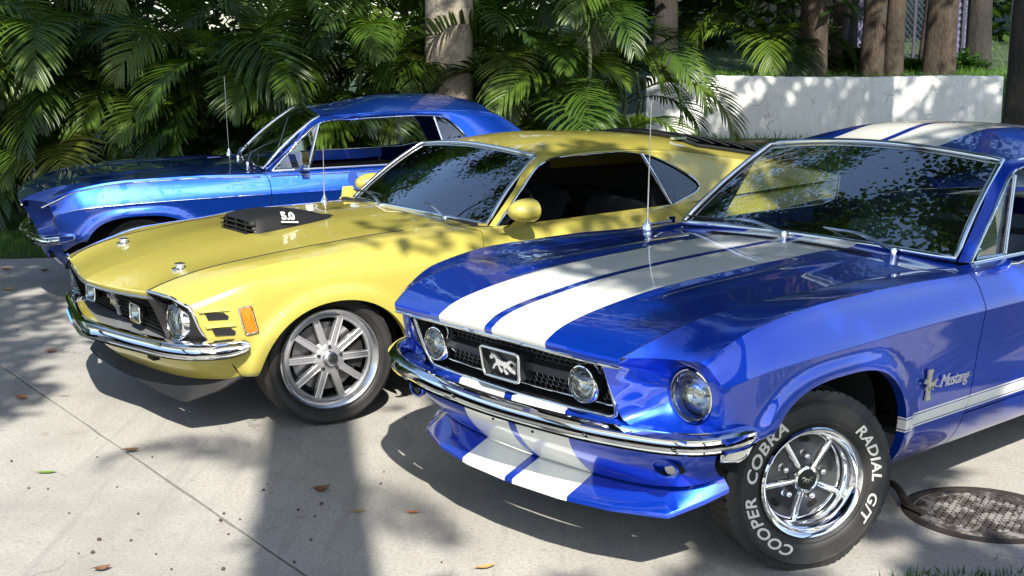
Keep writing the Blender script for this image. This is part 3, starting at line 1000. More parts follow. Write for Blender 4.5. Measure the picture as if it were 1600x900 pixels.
    bmp = car.put('front_bumper', MB().sweep_plan(bpath, bsec, lambda u: 1 if .03 < u < .97 else .45+.55*math.sqrt(min(u, 1-u)/.03)), 'chrome', smooth=60)
    bolts = MB()
    for t in (-.70, -.36, .36, .70):
        ss = np.interp(abs(t), [0,.33,.6,.775], [-.815,-.792,-.735,-.66])
        bolts.lathe([(.0, .010), (.007, .008), (.010, .0)], (ss-.002, t, .594), 'z', 12)
    car.put('bumper_bolts', bolts, 'chrome', parent=bmp, kind='stuff')
    # valance
    vt_ = [(-.735,0,.535),(-.725,.25,.535),(-.705,.45,.537),(-.668,.62,.540),(-.615,.745,.545),(-.555,.805,.55)]
    vb_ = [(-.615,0,.343),(-.606,.25,.345),(-.588,.45,.352),(-.556,.62,.372),(-.520,.70,.395),(-.480,.745,.42)]
    def full(L): return [(a, -t, z) for a, t, z in reversed(L[1:])]+list(L)
    va, vb2 = samp(curve3(full(vt_)), 61), samp(curve3(full(vb_)), 61)
    vr_ = [va+(vb2-va)*w+np.array([-.030, 0, 0])*math.sin(math.pi*w) for w in np.linspace(0, 1, 9)]
    car.put('front_valance', MB().grid(vr_), top)
    for t in (-.105, .105): car.put('plate_hole', MB().lathe([(.0, -.002), (.0045, -.002), (.005, .004)], (-.722, t, .475), 's', 12), 'dark_void')
    for sg in (1, -1):
        el = [np.array([-.668+.10*(y-.60)*1.3, sg*y, z]) for y, z in [(.655+.048*math.cos(a), .462+.027*math.sin(a)-.10*0) for a in np.linspace(0, 2*math.pi, 25)[:-1]]]
        el = [p+np.array([.035, 0, 0]) for p in el]
        tl_ = empty('turn_signal', parent=car.root)
        car.put('turn_signal_ring', MB().tube([p+np.array([-.022, 0, 0]) for p in el], .005, 6, closed=True, up=(1, 0, 0)), body, parent=tl_, smooth=60)
        car.put('turn_signal_recess', MB().grid([[p+np.array([-.02, 0, 0]) for p in el], [p+np.array([.02, 0, 0]) for p in el]], close_u=True).fan([p+np.array([.015, 0, 0]) for p in el]), 'dark_void', parent=tl_)
        car.put('turn_signal_lens', MB().fan([np.array([p[0]-.006, sg*.672+(p[1]-sg*.655)*.55, .462+(p[2]-.462)*.8]) for p in el]), 'clear_reflector', parent=tl_)
    if P['spoiler']:
        so = [(-.742,0,.285),(-.728,.25,.286),(-.690,.45,.290),(-.618,.635,.298),(-.612,.645,.299),(-.51,.70,.335),(-.435,.745,.372)]
        si = [(-.605,0,.340),(-.596,.25,.342),(-.575,.45,.350),(-.545,.60,.366),(-.535,.615,.37),(-.49,.66,.395),(-.435,.72,.405)]
        sa, sb = samp(lin3(full(so)), 81), samp(lin3(full(si)), 81)
        th = np.array([0, 0, -.016])
        car.put('front_spoiler', MB().grid([sb+th, sb, sa*.96+sb*.04, sa+np.array([0, 0, -.004]), sa+th, sb+th*1.5]), top, smooth=30)
    if P['marker']:
        mk = [(-.56,.800,.555),(-.47,.830,.560),(-.455,.832,.550),(-.475,.822,.512),(-.50,.812,.500),(-.555,.790,.506)]
        k = empty('corner_lamp', parent=car.root)
        pts = [np.array(p)+np.array([-.004, .020, .0]) for p in mk]
        car.put('corner_lamp_lens', MB().fan(pts), 'clear_reflector', parent=k)
        car.put('corner_lamp_frame', MB().tube(samp(lin3(pts+[pts[0]]), 31)[:-1], .005, 6, closed=True, up=(0, 1, 0)), 'chrome', parent=k, smooth=60)
    # wheels: hub heights allow for the body's rake
    rz = lambda s: wheel_r-.010-s*math.tan(pitch)
    wm = P['wheel']
    wheel_magnum(car, (-.008, .700, rz(0)), steer, wheel_r, .225, .193, wm == 'lettered', dark=P['wheel_dark'], rot=R(118))
    wheel_magnum(car, (-.0, -.700, rz(0)), steer, wheel_r, .225, .193, False, True, P['wheel_dark'])
    wheel_magnum(car, (2.74, .715, rz(2.74)), 0, wheel_r, .225, .193, False, dark=P['wheel_dark'])
    wheel_magnum(car, (2.74, -.715, rz(2.74)), 0, wheel_r, .225, .193, False, True, P['wheel_dark'])
    # under body
    ub = MB().box((1.5, 0, .30), (3.7, 1.0, .06)); ub.box((-.1, 0, .46), (.9, .84, .30))
    car.put('underbody', ub, 'dark_void', smooth=0)
    inner_shell(car, .95, .86, 2.5, P['cabin'][0])
    cabin(car, SH((.98, 0, .967))[0], .955, SH((1.24, 0, 1.3))[0]+.12, 1.75, P['cabin'], 2.3)
    # handles, mirror
    hd = MB().tube(samp(curve3([(1.78,.876,.845),(1.79,.905,.85),(1.88,.908,.853),(1.94,.905,.855)]), 10), .009, 8)
    hd.lathe([(.0, .012), (.010, .010), (.013, .0)], (1.95, .893, .822), 't', 14)
    car.put('door_handle', hd, 'chrome', parent=doors[0], smooth=60)
    car.put('door_handle', hd.mirrored(), 'chrome', parent=doors[1], smooth=60)
    return car, SH, o, i

# ================================================================ car 1: blue with white stripes, nearest
P1 = dict(top='blue_stripe_paint', side='blue_side_paint', body='blue_paint', roof='blue_stripe_paint', roof_side='blue_paint', drip='chrome',
          glass='windshield_glass', fog=True, spoiler=True, marker=True, wheel='lettered', wheel_dark='charcoal_metal',
          cabin=('interior_black', 'interior_black', 'interior_blue_grey'))
car1, SH1, o1, i1 = car67('striped_car', (.5445, 4.9264), R(41.172), 0, 0, 'blue classic car with twin white hood stripes, nearest the camera', P1, 0, R(-23), .325, True)
wiper(car1, (.885, .47, .985), (.965, .04, 1.030), (.05, -1, .03), .025, .44)
wiper(car1, (.872, -.06, .998), (.955, -.47, 1.008), (.05, -1, -.02), .025, .42)
antenna(car1, (.75, -.74, .958), .575, (.012, 0))
# side mirror at the very edge of the frame
m = MB().lathe([(.0, -.05), (.03, -.045), (.05, -.02), (.055, .02), (.05, .03), (.0, .03)], (1.16, .93, 1.03), 's', 24).tube([(1.16,.92,.99),(1.15,.86,.955),(1.14,.83,.95)], .010, 8)
car1.put('door_mirror', m, 'chrome', smooth=60)
# fender badge: bars with running horse, and script
b = empty('fender_badge', parent=car1.root)
bars = MB()
for z0, z1 in ((.640, .585), (.625, .560)): pass
def badge_t(s, z): return .884
rot = np.array([.12, 0, 1.]); rot /= np.linalg.norm(rot)
side_x = np.array([1, 0, .0]); 
brs = MB()
for k in (-1, 0, 1): brs.box((k*.0085, 0, .002), (.0072, .110, .006))
fr = MB().box((0, .050, .003), (.029, .013, .007)).box((0, -.050, .003), (.029, .013, .007))
car1.put('badge_bars', onto(brs.merge(fr), (.500, .8855, .585), (1, 0, -.0), rot, (0, 1, 0)), 'gold_badge', parent=b, smooth=0)
hz = prism([(x*.080, y*.080) for x, y in HORSE], .008)
car1.put('badge_horse', onto(hz, (.505, .889, .585), (1, 0, 0), (0, 0, 1), (0, 1, 0)), 'gold_badge', parent=b, smooth=0)
sc = text_mesh('Mustang', .066, .50, .0, .002, .86)
car1.put('badge_script', onto(sc, (.665, .8885, .580), (1, 0, -.02), (0, 0, 1), (0, 1, 0)), 'bright_badge', parent=b, smooth=0)
sw = MB().tube([(.56, .8885, .572), (.575, .8885, .568)], .002, 5).tube([(.745, .8885, .560), (.775, .8885, .572), (.80, .8885, .574)], .0022, 5)
car1.put('badge_flourish', sw, 'chrome', parent=b)

# ================================================================ car 3: plain blue notchback at the back
P3 = dict(top='light_blue_paint', side='light_blue_paint', body='light_blue_paint', roof='light_blue_paint', roof_side='light_blue_paint', drip='light_blue_paint',
          glass='window_glass', fog=False, spoiler=False, marker=False, wheel='plain', wheel_dark='brushed_metal', cabin=('interior_black', 'interior_black', 'interior_black'))
car3, SH3, o3, i3 = car67('notchback_car', (-2.764, 9.712), R(18.3), R(1.375), -.078, 'plain blue hardtop classic car parked in front of the palms', P3, 1, R(-12), .305, False)
antenna(car3, (.76, -.72, .965), .62, (0, 0))
wiper(car3, (.76, -.10, .998), (.87, -.36, 1.05), (.06, -1, .02), .03, .40)
wiper(car3, (.77, .40, .990), (.90, .14, 1.06), (.10, -1, .06), .03, .40)
crown = [(s, .0, 0) for s in (0,)]
rowsx = make_rows(ROWS67)
def line_on(rows, k, s0, s1, n=40, d=(0, .004, .004)):
    return [np.array([s, rows[k][1](s), rows[k][2](s)])+np.array(d) for s in np.linspace(s0, s1, n)]
tr = line_on(rowsx, 9, -.55, .80, 40, (0, .002, .0))
tr = [np.array([-.66, .80, .80])]+tr
car3.pair('fender_moulding', MB().tube(tr, .005, 6), 'chrome', smooth=60)
car3.pair('door_moulding', MB().tube(line_on(rowsx, 9, .87, 2.02, 20, (0, .002, 0)), .005, 6), 'chrome', smooth=60)
car3.pair('body_crease_line', MB().tube(line_on(rowsx, 6, -.58, .82, 40, (0, .0, .0)), .0018, 6), 'brushed_metal', smooth=60)
mr = MB().box((1.10, .925, 1.055), (.05, .13, .09)).tube([(1.10,.92,1.02),(1.08,.86,.97),(1.10,.83,.96)], .011, 8)
car3.put('door_mirror', mr, 'chrome', smooth=30)
sm = MB().box((.60, -.40, .978), (.10, .16, .012))
car3.put('cowl_plate', sm, 'light_blue_paint', smooth=0)

# ================================================================ car 2: the yellow one
ROWS70 = [
 (-.46, [(-.6,.70,.30),(-.41,.76,.29),(0,.76,.24),(.4,.76,.20),(.8,.76,.20),(2.4,.76,.20),(3.2,.74,.26),(3.95,.66,.36)]),
 (-.48, [(-.6,.75,.315),(-.41,.815,.30),(.4,.825,.25),(2.4,.825,.25),(3.2,.80,.30),(3.95,.70,.40)]),
 (-.52, [(-.66,.785,.38),(-.41,.845,.36),(0,.87,.35),(.4,.872,.34),(2.4,.875,.34),(3.2,.86,.38),(3.95,.74,.46)]),
 (-.62, [(-.7,.80,.46),(-.41,.866,.47),(0,.885,.47),(2.4,.893,.47),(3.2,.88,.5),(3.95,.76,.55)]),
 (-.67, [(-.72,.806,.54),(-.41,.872,.58),(0,.888,.60),(2.4,.90,.60),(3.2,.885,.62),(3.95,.77,.64)]),
 (-.69, [(-.73,.806,.59),(-.41,.874,.675),(0,.887,.70),(.8,.89,.70),(2.0,.905,.70),(2.7,.91,.72),(3.95,.77,.70)]),
 (-.70, [(-.74,.800,.622),(-.41,.868,.722),(0,.880,.735),(.8,.884,.735),(2,.899,.738),(2.6,.912,.76),(3.95,.77,.74)]),
 (-.71, [(-.745,.790,.645),(-.41,.852,.752),(0,.860,.762),(.8,.868,.765),(2,.884,.768),(2.6,.90,.79),(3.95,.76,.765)]),
 (-.735,[(-.755,.768,.663),(-.6,.795,.708),(-.33,.818,.780),(.29,.822,.815),(.85,.83,.822),(2,.848,.835),(2.6,.86,.85),(3.95,.73,.82)]),
 (-.76,[(-.78,.725,.684),(-.6,.757,.738),(-.33,.785,.800),(0,.79,.822),(.29,.79,.840),(.85,.80,.850),(2,.82,.868),(2.6,.815,.88),(3.3,.74,.90),(3.95,.66,.90)]),
 (-.79,[(-.80,.65,.694),(-.6,.69,.757),(-.33,.705,.812),(0,.71,.838),(.3,.715,.868),(.85,.775,.862),(2,.80,.878),(2.6,.77,.893),(3.3,.70,.912),(3.95,.63,.92)]),
 (-.805,[(-.81,.555,.696),(-.75,.575,.724),(-.53,.60,.782),(-.2,.62,.824),(0,.625,.842),(.5,.63,.873),(.75,.66,.876),(.95,.745,.868),(2.05,.765,.893),(2.6,.72,.902),(3.3,.653,.918),(3.95,.60,.93)]),
]
GF70 = [.76,.765,.775,.79,.80,.808,.812,.82,.84,.855,.85,.80]
GR70 = [2.16,2.165,2.17,2.185,2.195,2.20,2.20,2.195,2.18,2.16,2.14,2.12]
REAR70 = [3.70,3.72,3.76,3.80,3.84,3.85,3.86,3.87,3.88,3.88,3.88,3.88]
ARCH70 = (-.02, .265, .390, .355, 2.1); ARCH70R = (2.74, .275, .375, .35, 2.1)
car2 = Car('yellow_car', (-1.311, 6.721), R(35.8), 0, 0, 'yellow fastback car with black hood scoop and chin spoiler, between the blue cars')
def build_yellow():
    car = car2; Y = 'yellow_paint'
    global CREASE
    CREASE = (6, 9)
    rows = make_rows(ROWS70)
    fend, door, sill, quart, c0, cr = side_panels(rows, ARCH70, ARCH70R, GF70, GR70, REAR70, .33)
    car.pair('rocker_panel', sill, Y)
    car.pair('front_fender', fend, Y); doors = car.pair('door', door, Y); car.pair('quarter_panel', quart, Y)
    wheel_well(car, ARCH70, low=(-.06, .03)); wheel_well(car, ARCH70R, low=(.0, .0))
    lip = [(0, -.900), (.15, -.883), (.35, -.845), (.56, -.805)]
    def bulge(s, t): return .010*smooth01((s+.75)/.7)*(1-smooth01((t-.12)/.35))
    hood, HG = hood_mb(rows, lip, [(-.905,.680),(-.86,.702),(-.75,.737),(-.55,.784),(-.25,.832),(.2,.872),(.76,.894)], .765, bulge, gap=.011, hp=3.4)
    hd = car.put('hood', hood, Y)
    car.pair('hood_seam_shade', MB().tube([(s_, rows[-1][1](s_)-.005, rows[-1][2](s_)-.0035) for s_ in np.linspace(-.80, .50, 40)], .0068, 6), 'dark_void')  # shadow line of the hood gap, drawn as a raised black tube
    car.put('hood_edge_trim', MB().tube([p+np.array([.004, 0, -.030]) for p in HG[0]], .007, 6), 'brushed_metal', smooth=60)
    # cowl, windshield
    bc, bm_, tc, tm = (.955,.705,.872), (.85,0,.896), (1.36,.572,1.192), (1.335,0,1.226)
    cw = []
    for u in np.linspace(0, 1, 8):
        cw.append([(.771+(bm_[0]+.105*abs(q)**2.2-.771)*u, q*(.652+.07*u), .897-.022*q*q+(-.002-.004*q*q)*u) for q in np.linspace(-1, 1, 27)])
    car.put('cowl', MB().grid(cw), Y)
    ws = windshield(bc, bm_, tc, tm)
    wo = car.put('windshield', MB().grid(ws), 'windshield_glass', smooth=80)
    ring = ring_of(ws)
    car.put('windshield_trim', MB().tube([np.array(p)+np.array([-.005, 0, .005]) for p in ring], .011, 8, closed=True), 'chrome', parent=wo, smooth=60)
    car.put('windshield_seal', MB().tube([np.array(p)*np.array([1, .985, 1]) for p in ring], .010, 6, closed=True), 'matte_black', parent=wo, smooth=60)
    O = [(.955,.715,.868),(1.15,.655,1.03),(1.36,.58,1.192),(1.8,.605,1.213),(2.25,.615,1.19),(2.8,.62,1.12),(3.4,.62,1.02),(3.88,.60,.93)]
    I = [(.985,.745,.866),(1.17,.695,1.03),(1.33,.652,1.155),(1.46,.642,1.190),(1.85,.645,1.199),(2.08,.655,1.174),(2.44,.715,.985),(2.20,.758,.893)]
    gh, o, i = greenhouse(O, I)
    car.pair('pillar_frame', gh, Y)
    rf, RG = roof_mb(O, 2, [(1.36,.034),(1.75,.056),(2.2,.070),(2.8,.086),(3.4,.085),(3.88,.03)], 60, front=.025)
    car.put('roof', rf, Y)
    car.put('headliner', MB().grid([g_*np.array([1, .96, 1])-np.array([0, 0, .022]) for g_ in RG[2:40]]), 'interior_black')
    car.put('window_surround', MB().tube(list(i-np.array([0, .003, 0])), .006, 6), 'chrome', smooth=60)
    dv0, dv1 = np.array([2.045,.655,1.178]), np.array([2.19,.752,.892])
    car.pair('window_divider', MB().tube([dv0, dv1], .009, 6), 'chrome', smooth=60)
    qloop = [dv0]+[p for p in i if p[0] > 2.06 and p[2] < 1.18]+[dv1]
    car.pair('quarter_window', MB().fan([p-np.array([0, .012, 0]) for p in qloop]), 'smoked_glass', smooth=80)
    dl = [p for p in i if p[0] < 2.05 and p[2] > .9]+[dv0, dv1-np.array([0, 0, .07]), np.array([.98,.744,.80])]
    car.put('door_window', MB().fan([np.asarray(p)-np.array([0, .014, 0]) for p in dl]).mirrored(), 'cabin_darkening_glass', smooth=80)  # far-side pane, tinted near black and added to darken the cabin
    # louvred rear window cover
    lv = empty('rear_louvre', parent=car.root)
    te = pchip([2.25,2.8,3.4,3.88],[.615,.62,.62,.60]); 
    def top(s, q):
        P_ = np.array(O)[2:]; z = pchip(P_[:,0],P_[:,2])(s); c_ = pchip([1.36,1.75,2.2,2.8,3.4,3.88],[.034,.056,.070,.086,.085,.03])(s)
        return z+c_*(1-abs(q)**2.6)
    for k in range(8):
        s = 2.62+k*.130
        rowsL = []
        for ds, dzz in ((0, .030), (.02, .036), (.14, .014), (.14, .006), (0, .02)):
            rowsL.append([(s+ds, q*te(s)*.80, top(s+ds, q*.80)+dzz) for q in np.linspace(-1, 1, 15)])
        car.put('louvre_slat', MB().grid(rowsL), 'matte_black', parent=lv)
    fr = MB()
    for sg in (-1, 1): fr.tube([(s, sg*te(s)*.82, top(s, .82)+.012) for s in np.linspace(2.6, 3.72, 12)], .012, 6)
    fr.tube([(2.60, q*.50, top(2.60, q*.82)+.014) for q in np.linspace(-1, 1, 12)], .014, 6)
    car.put('louvre_frame', fr, 'matte_black', parent=lv)
    for sg in (-1, 1): car.put('louvre_hinge', MB().box((2.56, sg*.40, top(2.56, .65)+.022), (.10, .035, .014)), 'chrome', parent=lv, smooth=0)
    # rear end
    rowsT = [[(p[0]+.01*(1-abs(q)), p[1]*q, p[2]) for q in np.linspace(-1, 1, 15)] for p in cr]
    car.put('tail_panel', MB().grid(rowsT), Y)
    car.put('tail_blackout', MB().box((3.885, 0, .70), (.02, 1.3, .17)), 'matte_black', smooth=0)
    for k in range(3): car.pair('tail_light', MB().box((3.898, .40+k*.10, .70), (.02, .07, .13)), 'red_lens', smooth=0)
    rb = [(3.66,-.83,.52),(3.84,-.78,.51),(3.93,-.5,.505),(3.95,0,.505),(3.93,.5,.505),(3.84,.78,.51),(3.66,.83,.52)]
    car.put('rear_bumper', MB().sweep_plan(samp(curve3(rb), 40)[::-1], [(-.01,-.045),(.02,-.03),(.028,0),(.02,.03),(-.01,.045)]), 'chrome', smooth=50)
    # ---- nose
    grl = empty('grille', parent=car.root)
    def lp(t): return np.interp(abs(t), [0,.15,.35,.56,.72], [-.900,-.883,-.845,-.805,-.765])
    def lz(t): return np.interp(abs(t), [0,.15,.35,.58,.72], [.648,.650,.655,.662,.640])
    ts = np.linspace(-.66, .66, 45)
    # deep dark opening
    rowsG = [[(lp(t)+.02, t, lz(t)-.002) for t in ts], [(lp(t)*.9+.02, t, lz(t)-.006) for t in ts], [(-.715+.02*abs(t), t, lz(t)-.01) for t in ts],
             [(-.715+.02*abs(t), t, .47) for t in ts]]
    car.put('grille_box', MB().grid(rowsG), 'matte_black', parent=grl)
    for k in range(9):
        z = .482+k*.0195
        car.put('grille_bar', MB().tube([(-.738+.02*abs(t)-.06*(z-.47), t, z) for t in np.linspace(-.58, .58, 25)], .0042, 5, flat=1.6), 'black_plastic', parent=grl)
    # ledge below the grille and the painted lower lip
    ts2 = np.linspace(-.58, .58, 41)
    def led(d, z): return [(np.interp(abs(t), [0,.30,.62,.74], [-.862,-.815,-.745,-.70])+d, t, z) for t in ts2]
    car.put('grille_ledge', MB().grid([led(.14, .478), led(.05, .468), led(.012, .462), led(.004, .458)]), 'grey_plastic', parent=grl)
    car.put('lower_lip', MB().grid([led(.012, .464), led(-.012, .462), led(-.020, .452), led(-.016, .435), led(.03, .42)]), Y)
    # emblem: three bars and horse
    em = MB()
    for k in (-1, 0, 1): em.box((k*.011, 0, .003), (.009, .130, .008))
    em.box((0, .062, .004), (.036, .014, .009)).box((0, -.062, .004), (.036, .014, .009))
    up_ = np.array([-.30, 0, 1.]); up_ /= np.linalg.norm(up_)
    car.put('emblem_bars', onto(em, (-.766, .0, .556), (0, 1, 0), up_, (-1, 0, -.30)), 'bright_badge', parent=grl, smooth=0)
    hz = prism([(x*.115, y*.115) for x, y in HORSE], .010)
    car.put('horse_emblem', onto(hz, (-.771, .0, .559), (0, 1, 0), up_, (-1, 0, -.30)), 'bright_badge', parent=grl, smooth=0)
    for sg in (1, -1):
        fl = empty('driving_light', parent=car.root)
        c = np.array([-.785, sg*.315, .556])
        sq = [(-.062,-.034),(-.050,-.042),(.050,-.042),(.062,-.034),(.062,.034),(.050,.042),(-.050,.042),(-.062,.034)]
        f3 = [c+np.array([-.02*0, a, b_]) for a, b_ in sq]
        car.put('driving_light_ring', MB().tube(samp(lin3(f3+[f3[0]]), 33)[:-1], .006, 6, closed=True, up=(1, 0, 0)), 'chrome', parent=fl, smooth=60)
        car.put('driving_light_lens', MB().fan([p+np.array([-.002, 0, 0]) for p in f3], c+np.array([-.014, 0, 0])), 'lens_glass', parent=fl, smooth=60)
        car.put('driving_light_bowl', MB().grid([f3, [c+(p-c)*.5+np.array([.045, 0, 0]) for p in f3]], close_u=True).fan([c+(p-c)*.5+np.array([.045, 0, 0]) for p in f3]), 'clear_reflector', parent=fl, smooth=60)
        br = MB().tube([c+np.array([.05, 0, 0]), c+np.array([.10, 0, -.02])], .014, 6)
        car.put('driving_light_bracket', br, 'chrome', parent=fl)
    # headlight pocket: from fender edge inward
    H = np.array([-.738, .690, .572])
    edge = [p for p in c0 if p[2] > .455]
    loop = list(edge)+[np.array([-.826,.575,.672]), np.array([-.80,.578,.62]), np.array([-.765,.585,.53]), np.array([-.752,.60,.478]), np.array([-.735,.70,.468]), np.array([-.70,.77,.462])]
    lq = samp(lin3(loop+[loop[0]]), 81)[:-1]
    rowsH = []
    for k in np.linspace(0, 1, 7):
        row = []
        for b in lq:
            d = b-H; an = math.atan2(d[2], d[1])
            rg = H+np.array([.03, .098*math.cos(an), .098*math.sin(an)])
            row.append(rg+(b+np.array([.006, 0, 0])-rg)*k)
        rowsH.append(row)
    car.pair('headlight_pocket', MB().grid(rowsH, close_u=True), 'black_plastic')
    et = [p+np.array([-.004, .001, 0]) for p in edge]
    car.pair('headlight_trim', MB().tube(et, .0075, 6), 'chrome', smooth=60)
    for sg in (1, -1):
        lamp(car, H*np.array([1, sg, 1]), .084, .055, 'headlight', ring_w=.012)
    # bumper
    bp = [(-.470,-.880,.462),(-.60,-.865,.458),(-.705,-.805,.455),(-.775,-.68,.452),(-.838,-.45,.450),(-.892,-.20,.449),(-.918,-.05,.449),(-.922,0,.449),(-.918,.05,.449),(-.892,.20,.449),(-.838,.45,.450),(-.775,.68,.452),(-.705,.805,.455),(-.60,.865,.458),(-.470,.880,.462)]
    bsec = [(-.026,.034),(-.006,.044),(.008,.043),(.020,.034),(.030,.020),(.036,.004),(.036,-.010),(.028,-.026),(.012,-.040),(-.006,-.046),(-.022,-.040)]
    car.put('front_bumper', MB().sweep_plan(samp(curve3(bp), 91)[::-1], bsec, lambda u: 1 if .04 < u < .96 else .4+.6*math.sqrt(min(u, 1-u)/.04)), 'chrome', smooth=60)
    def full(L): return [(a, -t, z) for a, t, z in reversed(L[1:])]+list(L)
    vt_ = [(-.855,0,.425),(-.82,.25,.425),(-.775,.48,.427),(-.715,.66,.43),(-.635,.77,.435),(-.535,.825,.45)]
    vb_ = [(-.735,0,.268),(-.712,.25,.270),(-.68,.48,.277),(-.63,.64,.285),(-.56,.735,.29),(-.46,.785,.29)]
    va, vb2 = samp(curve3(full(vt_)), 61), samp(curve3(full(vb_)), 61)
    car.put('front_valance', MB().grid([va+(vb2-va)*w+np.array([-.028, 0, 0])*math.sin(math.pi*w) for w in np.linspace(0, 1, 9)]), Y)
    for sg in (1, -1): car.put('valance_vent', MB().box((-.775, sg*.50, .385), (.03, .075, .032)), 'dark_void', smooth=0)
    so = [(-.795,0,.232),(-.775,.20,.222),(-.745,.45,.203),(-.70,.655,.188),(-.695,.665,.19),(-.57,.75,.245),(-.475,.795,.305)]
    si = [(-.728,0,.285),(-.705,.25,.287),(-.672,.48,.294),(-.625,.63,.300),(-.615,.64,.30),(-.55,.725,.305),(-.465,.785,.318)]
    sa, sb = samp(lin3(full(so)), 81), samp(lin3(full(si)), 81)
    car.put('front_spoiler', MB().grid([sb, sa*.97+sb*.03, sa+np.array([0, 0, -.003]), sa+np.array([.012, 0, -.008]), sb+np.array([.02, 0, -.02])]), 'matte_black', smooth=30)
    # fender gills and side marker
    for k, (s, z, t0) in enumerate(((-.600, .607, .829), (-.572, .535, .838))):
        g = MB()
        pts = [(s-.055, z+.017), (s+.028, z+.012), (s+.050, z-.006), (s+.046, z-.022), (s-.040, z-.017)]
        tt = lambda a: np.interp(a, [-.73,-.60,-.41], [.812,.838,.876])
        lo = [np.array([a, tt(a)+.0025, zz]) for a, zz in pts]
        g.fan(lo)
        car.pair('gill_slot', g, 'dark_void')
        rim = MB().grid([[np.array([a, tt(a)+.0, z+.036]) for a in np.linspace(s-.085, s+.052, 8)], [np.array([a, tt(a)+.011, z+.021]) for a in np.linspace(s-.080, s+.050, 8)], [np.array([a, tt(a)+.002, z+.016]) for a in np.linspace(s-.075, s+.046, 8)]])
        car.pair('gill_brow', rim, Y)
    mk = empty('side_marker', parent=car.root)
    mp = [(-.508,.632),(-.452,.640),(-.424,.520),(-.478,.512)]
    m3 = [np.array([a, np.interp(a, [-.60,-.41], [.840,.8745])+.004, z]) for a, z in mp]
    car.put('side_marker_lens', MB().fan([p+np.array([0, .004, 0]) for p in m3], np.mean(m3, axis=0)+np.array([0, .010, 0])), 'amber_lens', parent=mk, smooth=0)
    car.put('side_marker_frame', MB().tube(samp(lin3(m3+[m3[0]]), 29)[:-1], .0058, 6, closed=True, up=(0, 1, 0)), 'chrome', parent=mk, smooth=60)
    # hood scoop
    sp = empty('hood_scoop', parent=car.root)
    hz0 = lambda s: pchip([-.905,-.55,-.25,.2,.76],[.680,.784,.832,.872,.894])(s)+.009
    rowsS = []
    for s, w, h in ((-.125,.205,.064),(-.11,.212,.076),(-.05,.216,.082),(.08,.205,.078),(.20,.180,.062),(.31,.145,.036),(.39,.09,.006)):
        row = []
        for q in np.linspace(-1, 1, 19):
            ed = 1-smooth01((abs(q)-.70)/.30)
            row.append((s+.02*(1-ed), q*w, hz0(s)-.006*q*q-.004+h*ed))
        rowsS.append(row)
    mbS = MB().grid(rowsS)
    car.put('scoop_shell', mbS, 'black_plastic', parent=sp, smooth=50)
    car.put('scoop_base', MB().grid([[(a_, q*w_, hz0(a_)+.006-.014*q*q) for q in np.linspace(-1, 1, 11)] for a_, w_ in ((-.145,.232),(.0,.232),(.2,.20),(.41,.09))]), 'matte_black', parent=sp)
    mouth = MB().grid([[(-.12, q*.195, hz0(-.12)-.002) for q in (-1, 1)], [(-.12, q*.185, hz0(-.12)+.060) for q in (-1, 1)]])
    car.put('scoop_mouth', mouth.moved((.02, 0, 0)), 'dark_void', parent=sp)
    for z in (.018, .042):
        car.put('scoop_slat', MB().box((-.115, 0, hz0(-.12)+z), (.03, .37, .005)), 'black_plastic', parent=sp, smooth=0)
    for t in (-.12, .0, .12):
        car.put('scoop_divider', MB().box((-.113, t, hz0(-.12)+.028), (.03, .006, .060)), 'black_plastic', parent=sp, smooth=0)
    tx = text_mesh('5.0', .062, .0, .002, .0012)
    ln = MB().box((0, -.034, 0), (.095, .007, .0024))
    car.put('scoop_lettering', onto(tx.merge(ln), (.08, .180, hz0(.08)+.055), (1, 0, -.10), (0, -.62, .78), (0, .78, .62)), 'white_decal', parent=sp, smooth=0)
    # hood pins
    for t in (.43, -.43):
        s = -.60 if t > 0 else -.56
        zz = hz0(s)-.022
        pin = MB().lathe([(.040, -.01), (.040, .004), (.030, .008), (.020, .009), (.018, .020), (.026, .022), (.026, .028), (.010, .032), (.0, .032)], (s, t, zz), 'z', 28)
        car.put('hood_pin', pin, 'chrome', smooth=50)
    wiper(car, (.865, .44, .886), (.945, .04, .942), (.06, -1, .03), .02, .42)
    wiper(car, (.835, -.18, .893), (.925, -.50, .935), (.08, -1, -.02), .02, .36)
    antenna(car, (.72, -.64, .872), .33, (.0, 0))
    # mirror
    for sg in (1, -1):
        mm = empty('door_mirror', parent=car.root)
        prof = [(.0, -.105), (.020, -.100), (.042, -.075), (.056, -.035), (.060, .0), (.060, .035), (.056, .048)]
        g = MB()
        rows_ = []
        for r_, h_ in prof:
            rows_.append([((1.03 if sg > 0 else 1.16)+h_, sg*((.93 if sg > 0 else .86)+r_*1.20*math.cos(a)), (.965 if sg > 0 else .945)+r_*math.sin(a)) for a in np.linspace(0, 2*math.pi, 29)[:-1]])
        g.grid(rows_, close_u=True)
        g.grid([[(.99, sg*.915, .925), (1.06, sg*.915, .925)], [(.96, sg*.875, .875), (1.07, sg*.875, .880)], [(.92, sg*.835, .860), (1.08, sg*.835, .865)]])
        car.put('mirror_shell', g, Y, parent=mm, smooth=60)
        car.put('mirror_glass', MB().fan([(1.074, sg*(.93+.066*math.cos(a)), .965+.055*math.sin(a)) for a in np.linspace(0, 2*math.pi, 25)[:-1]]), 'chrome', parent=mm)
    hdl = MB().tube(samp(curve3([(1.86,.880,.818),(1.87,.912,.822),(1.97,.915,.826),(2.04,.912,.828)]), 10), .009, 8).box((2.05, .895, .828), (.045, .03, .05))
    hdl.lathe([(.0, .012), (.014, .010), (.018, .0)], (2.06, .893, .765), 't', 16)
    car.put('door_handle', hdl, 'chrome', parent=doors[0], smooth=50)
    car.put('door_handle', hdl.mirrored(), 'chrome', parent=doors[1], smooth=50)
    rad = .327
    wheel_tenspoke(car, (-.02, .715, rad), R(-8), rad, .235, .243)
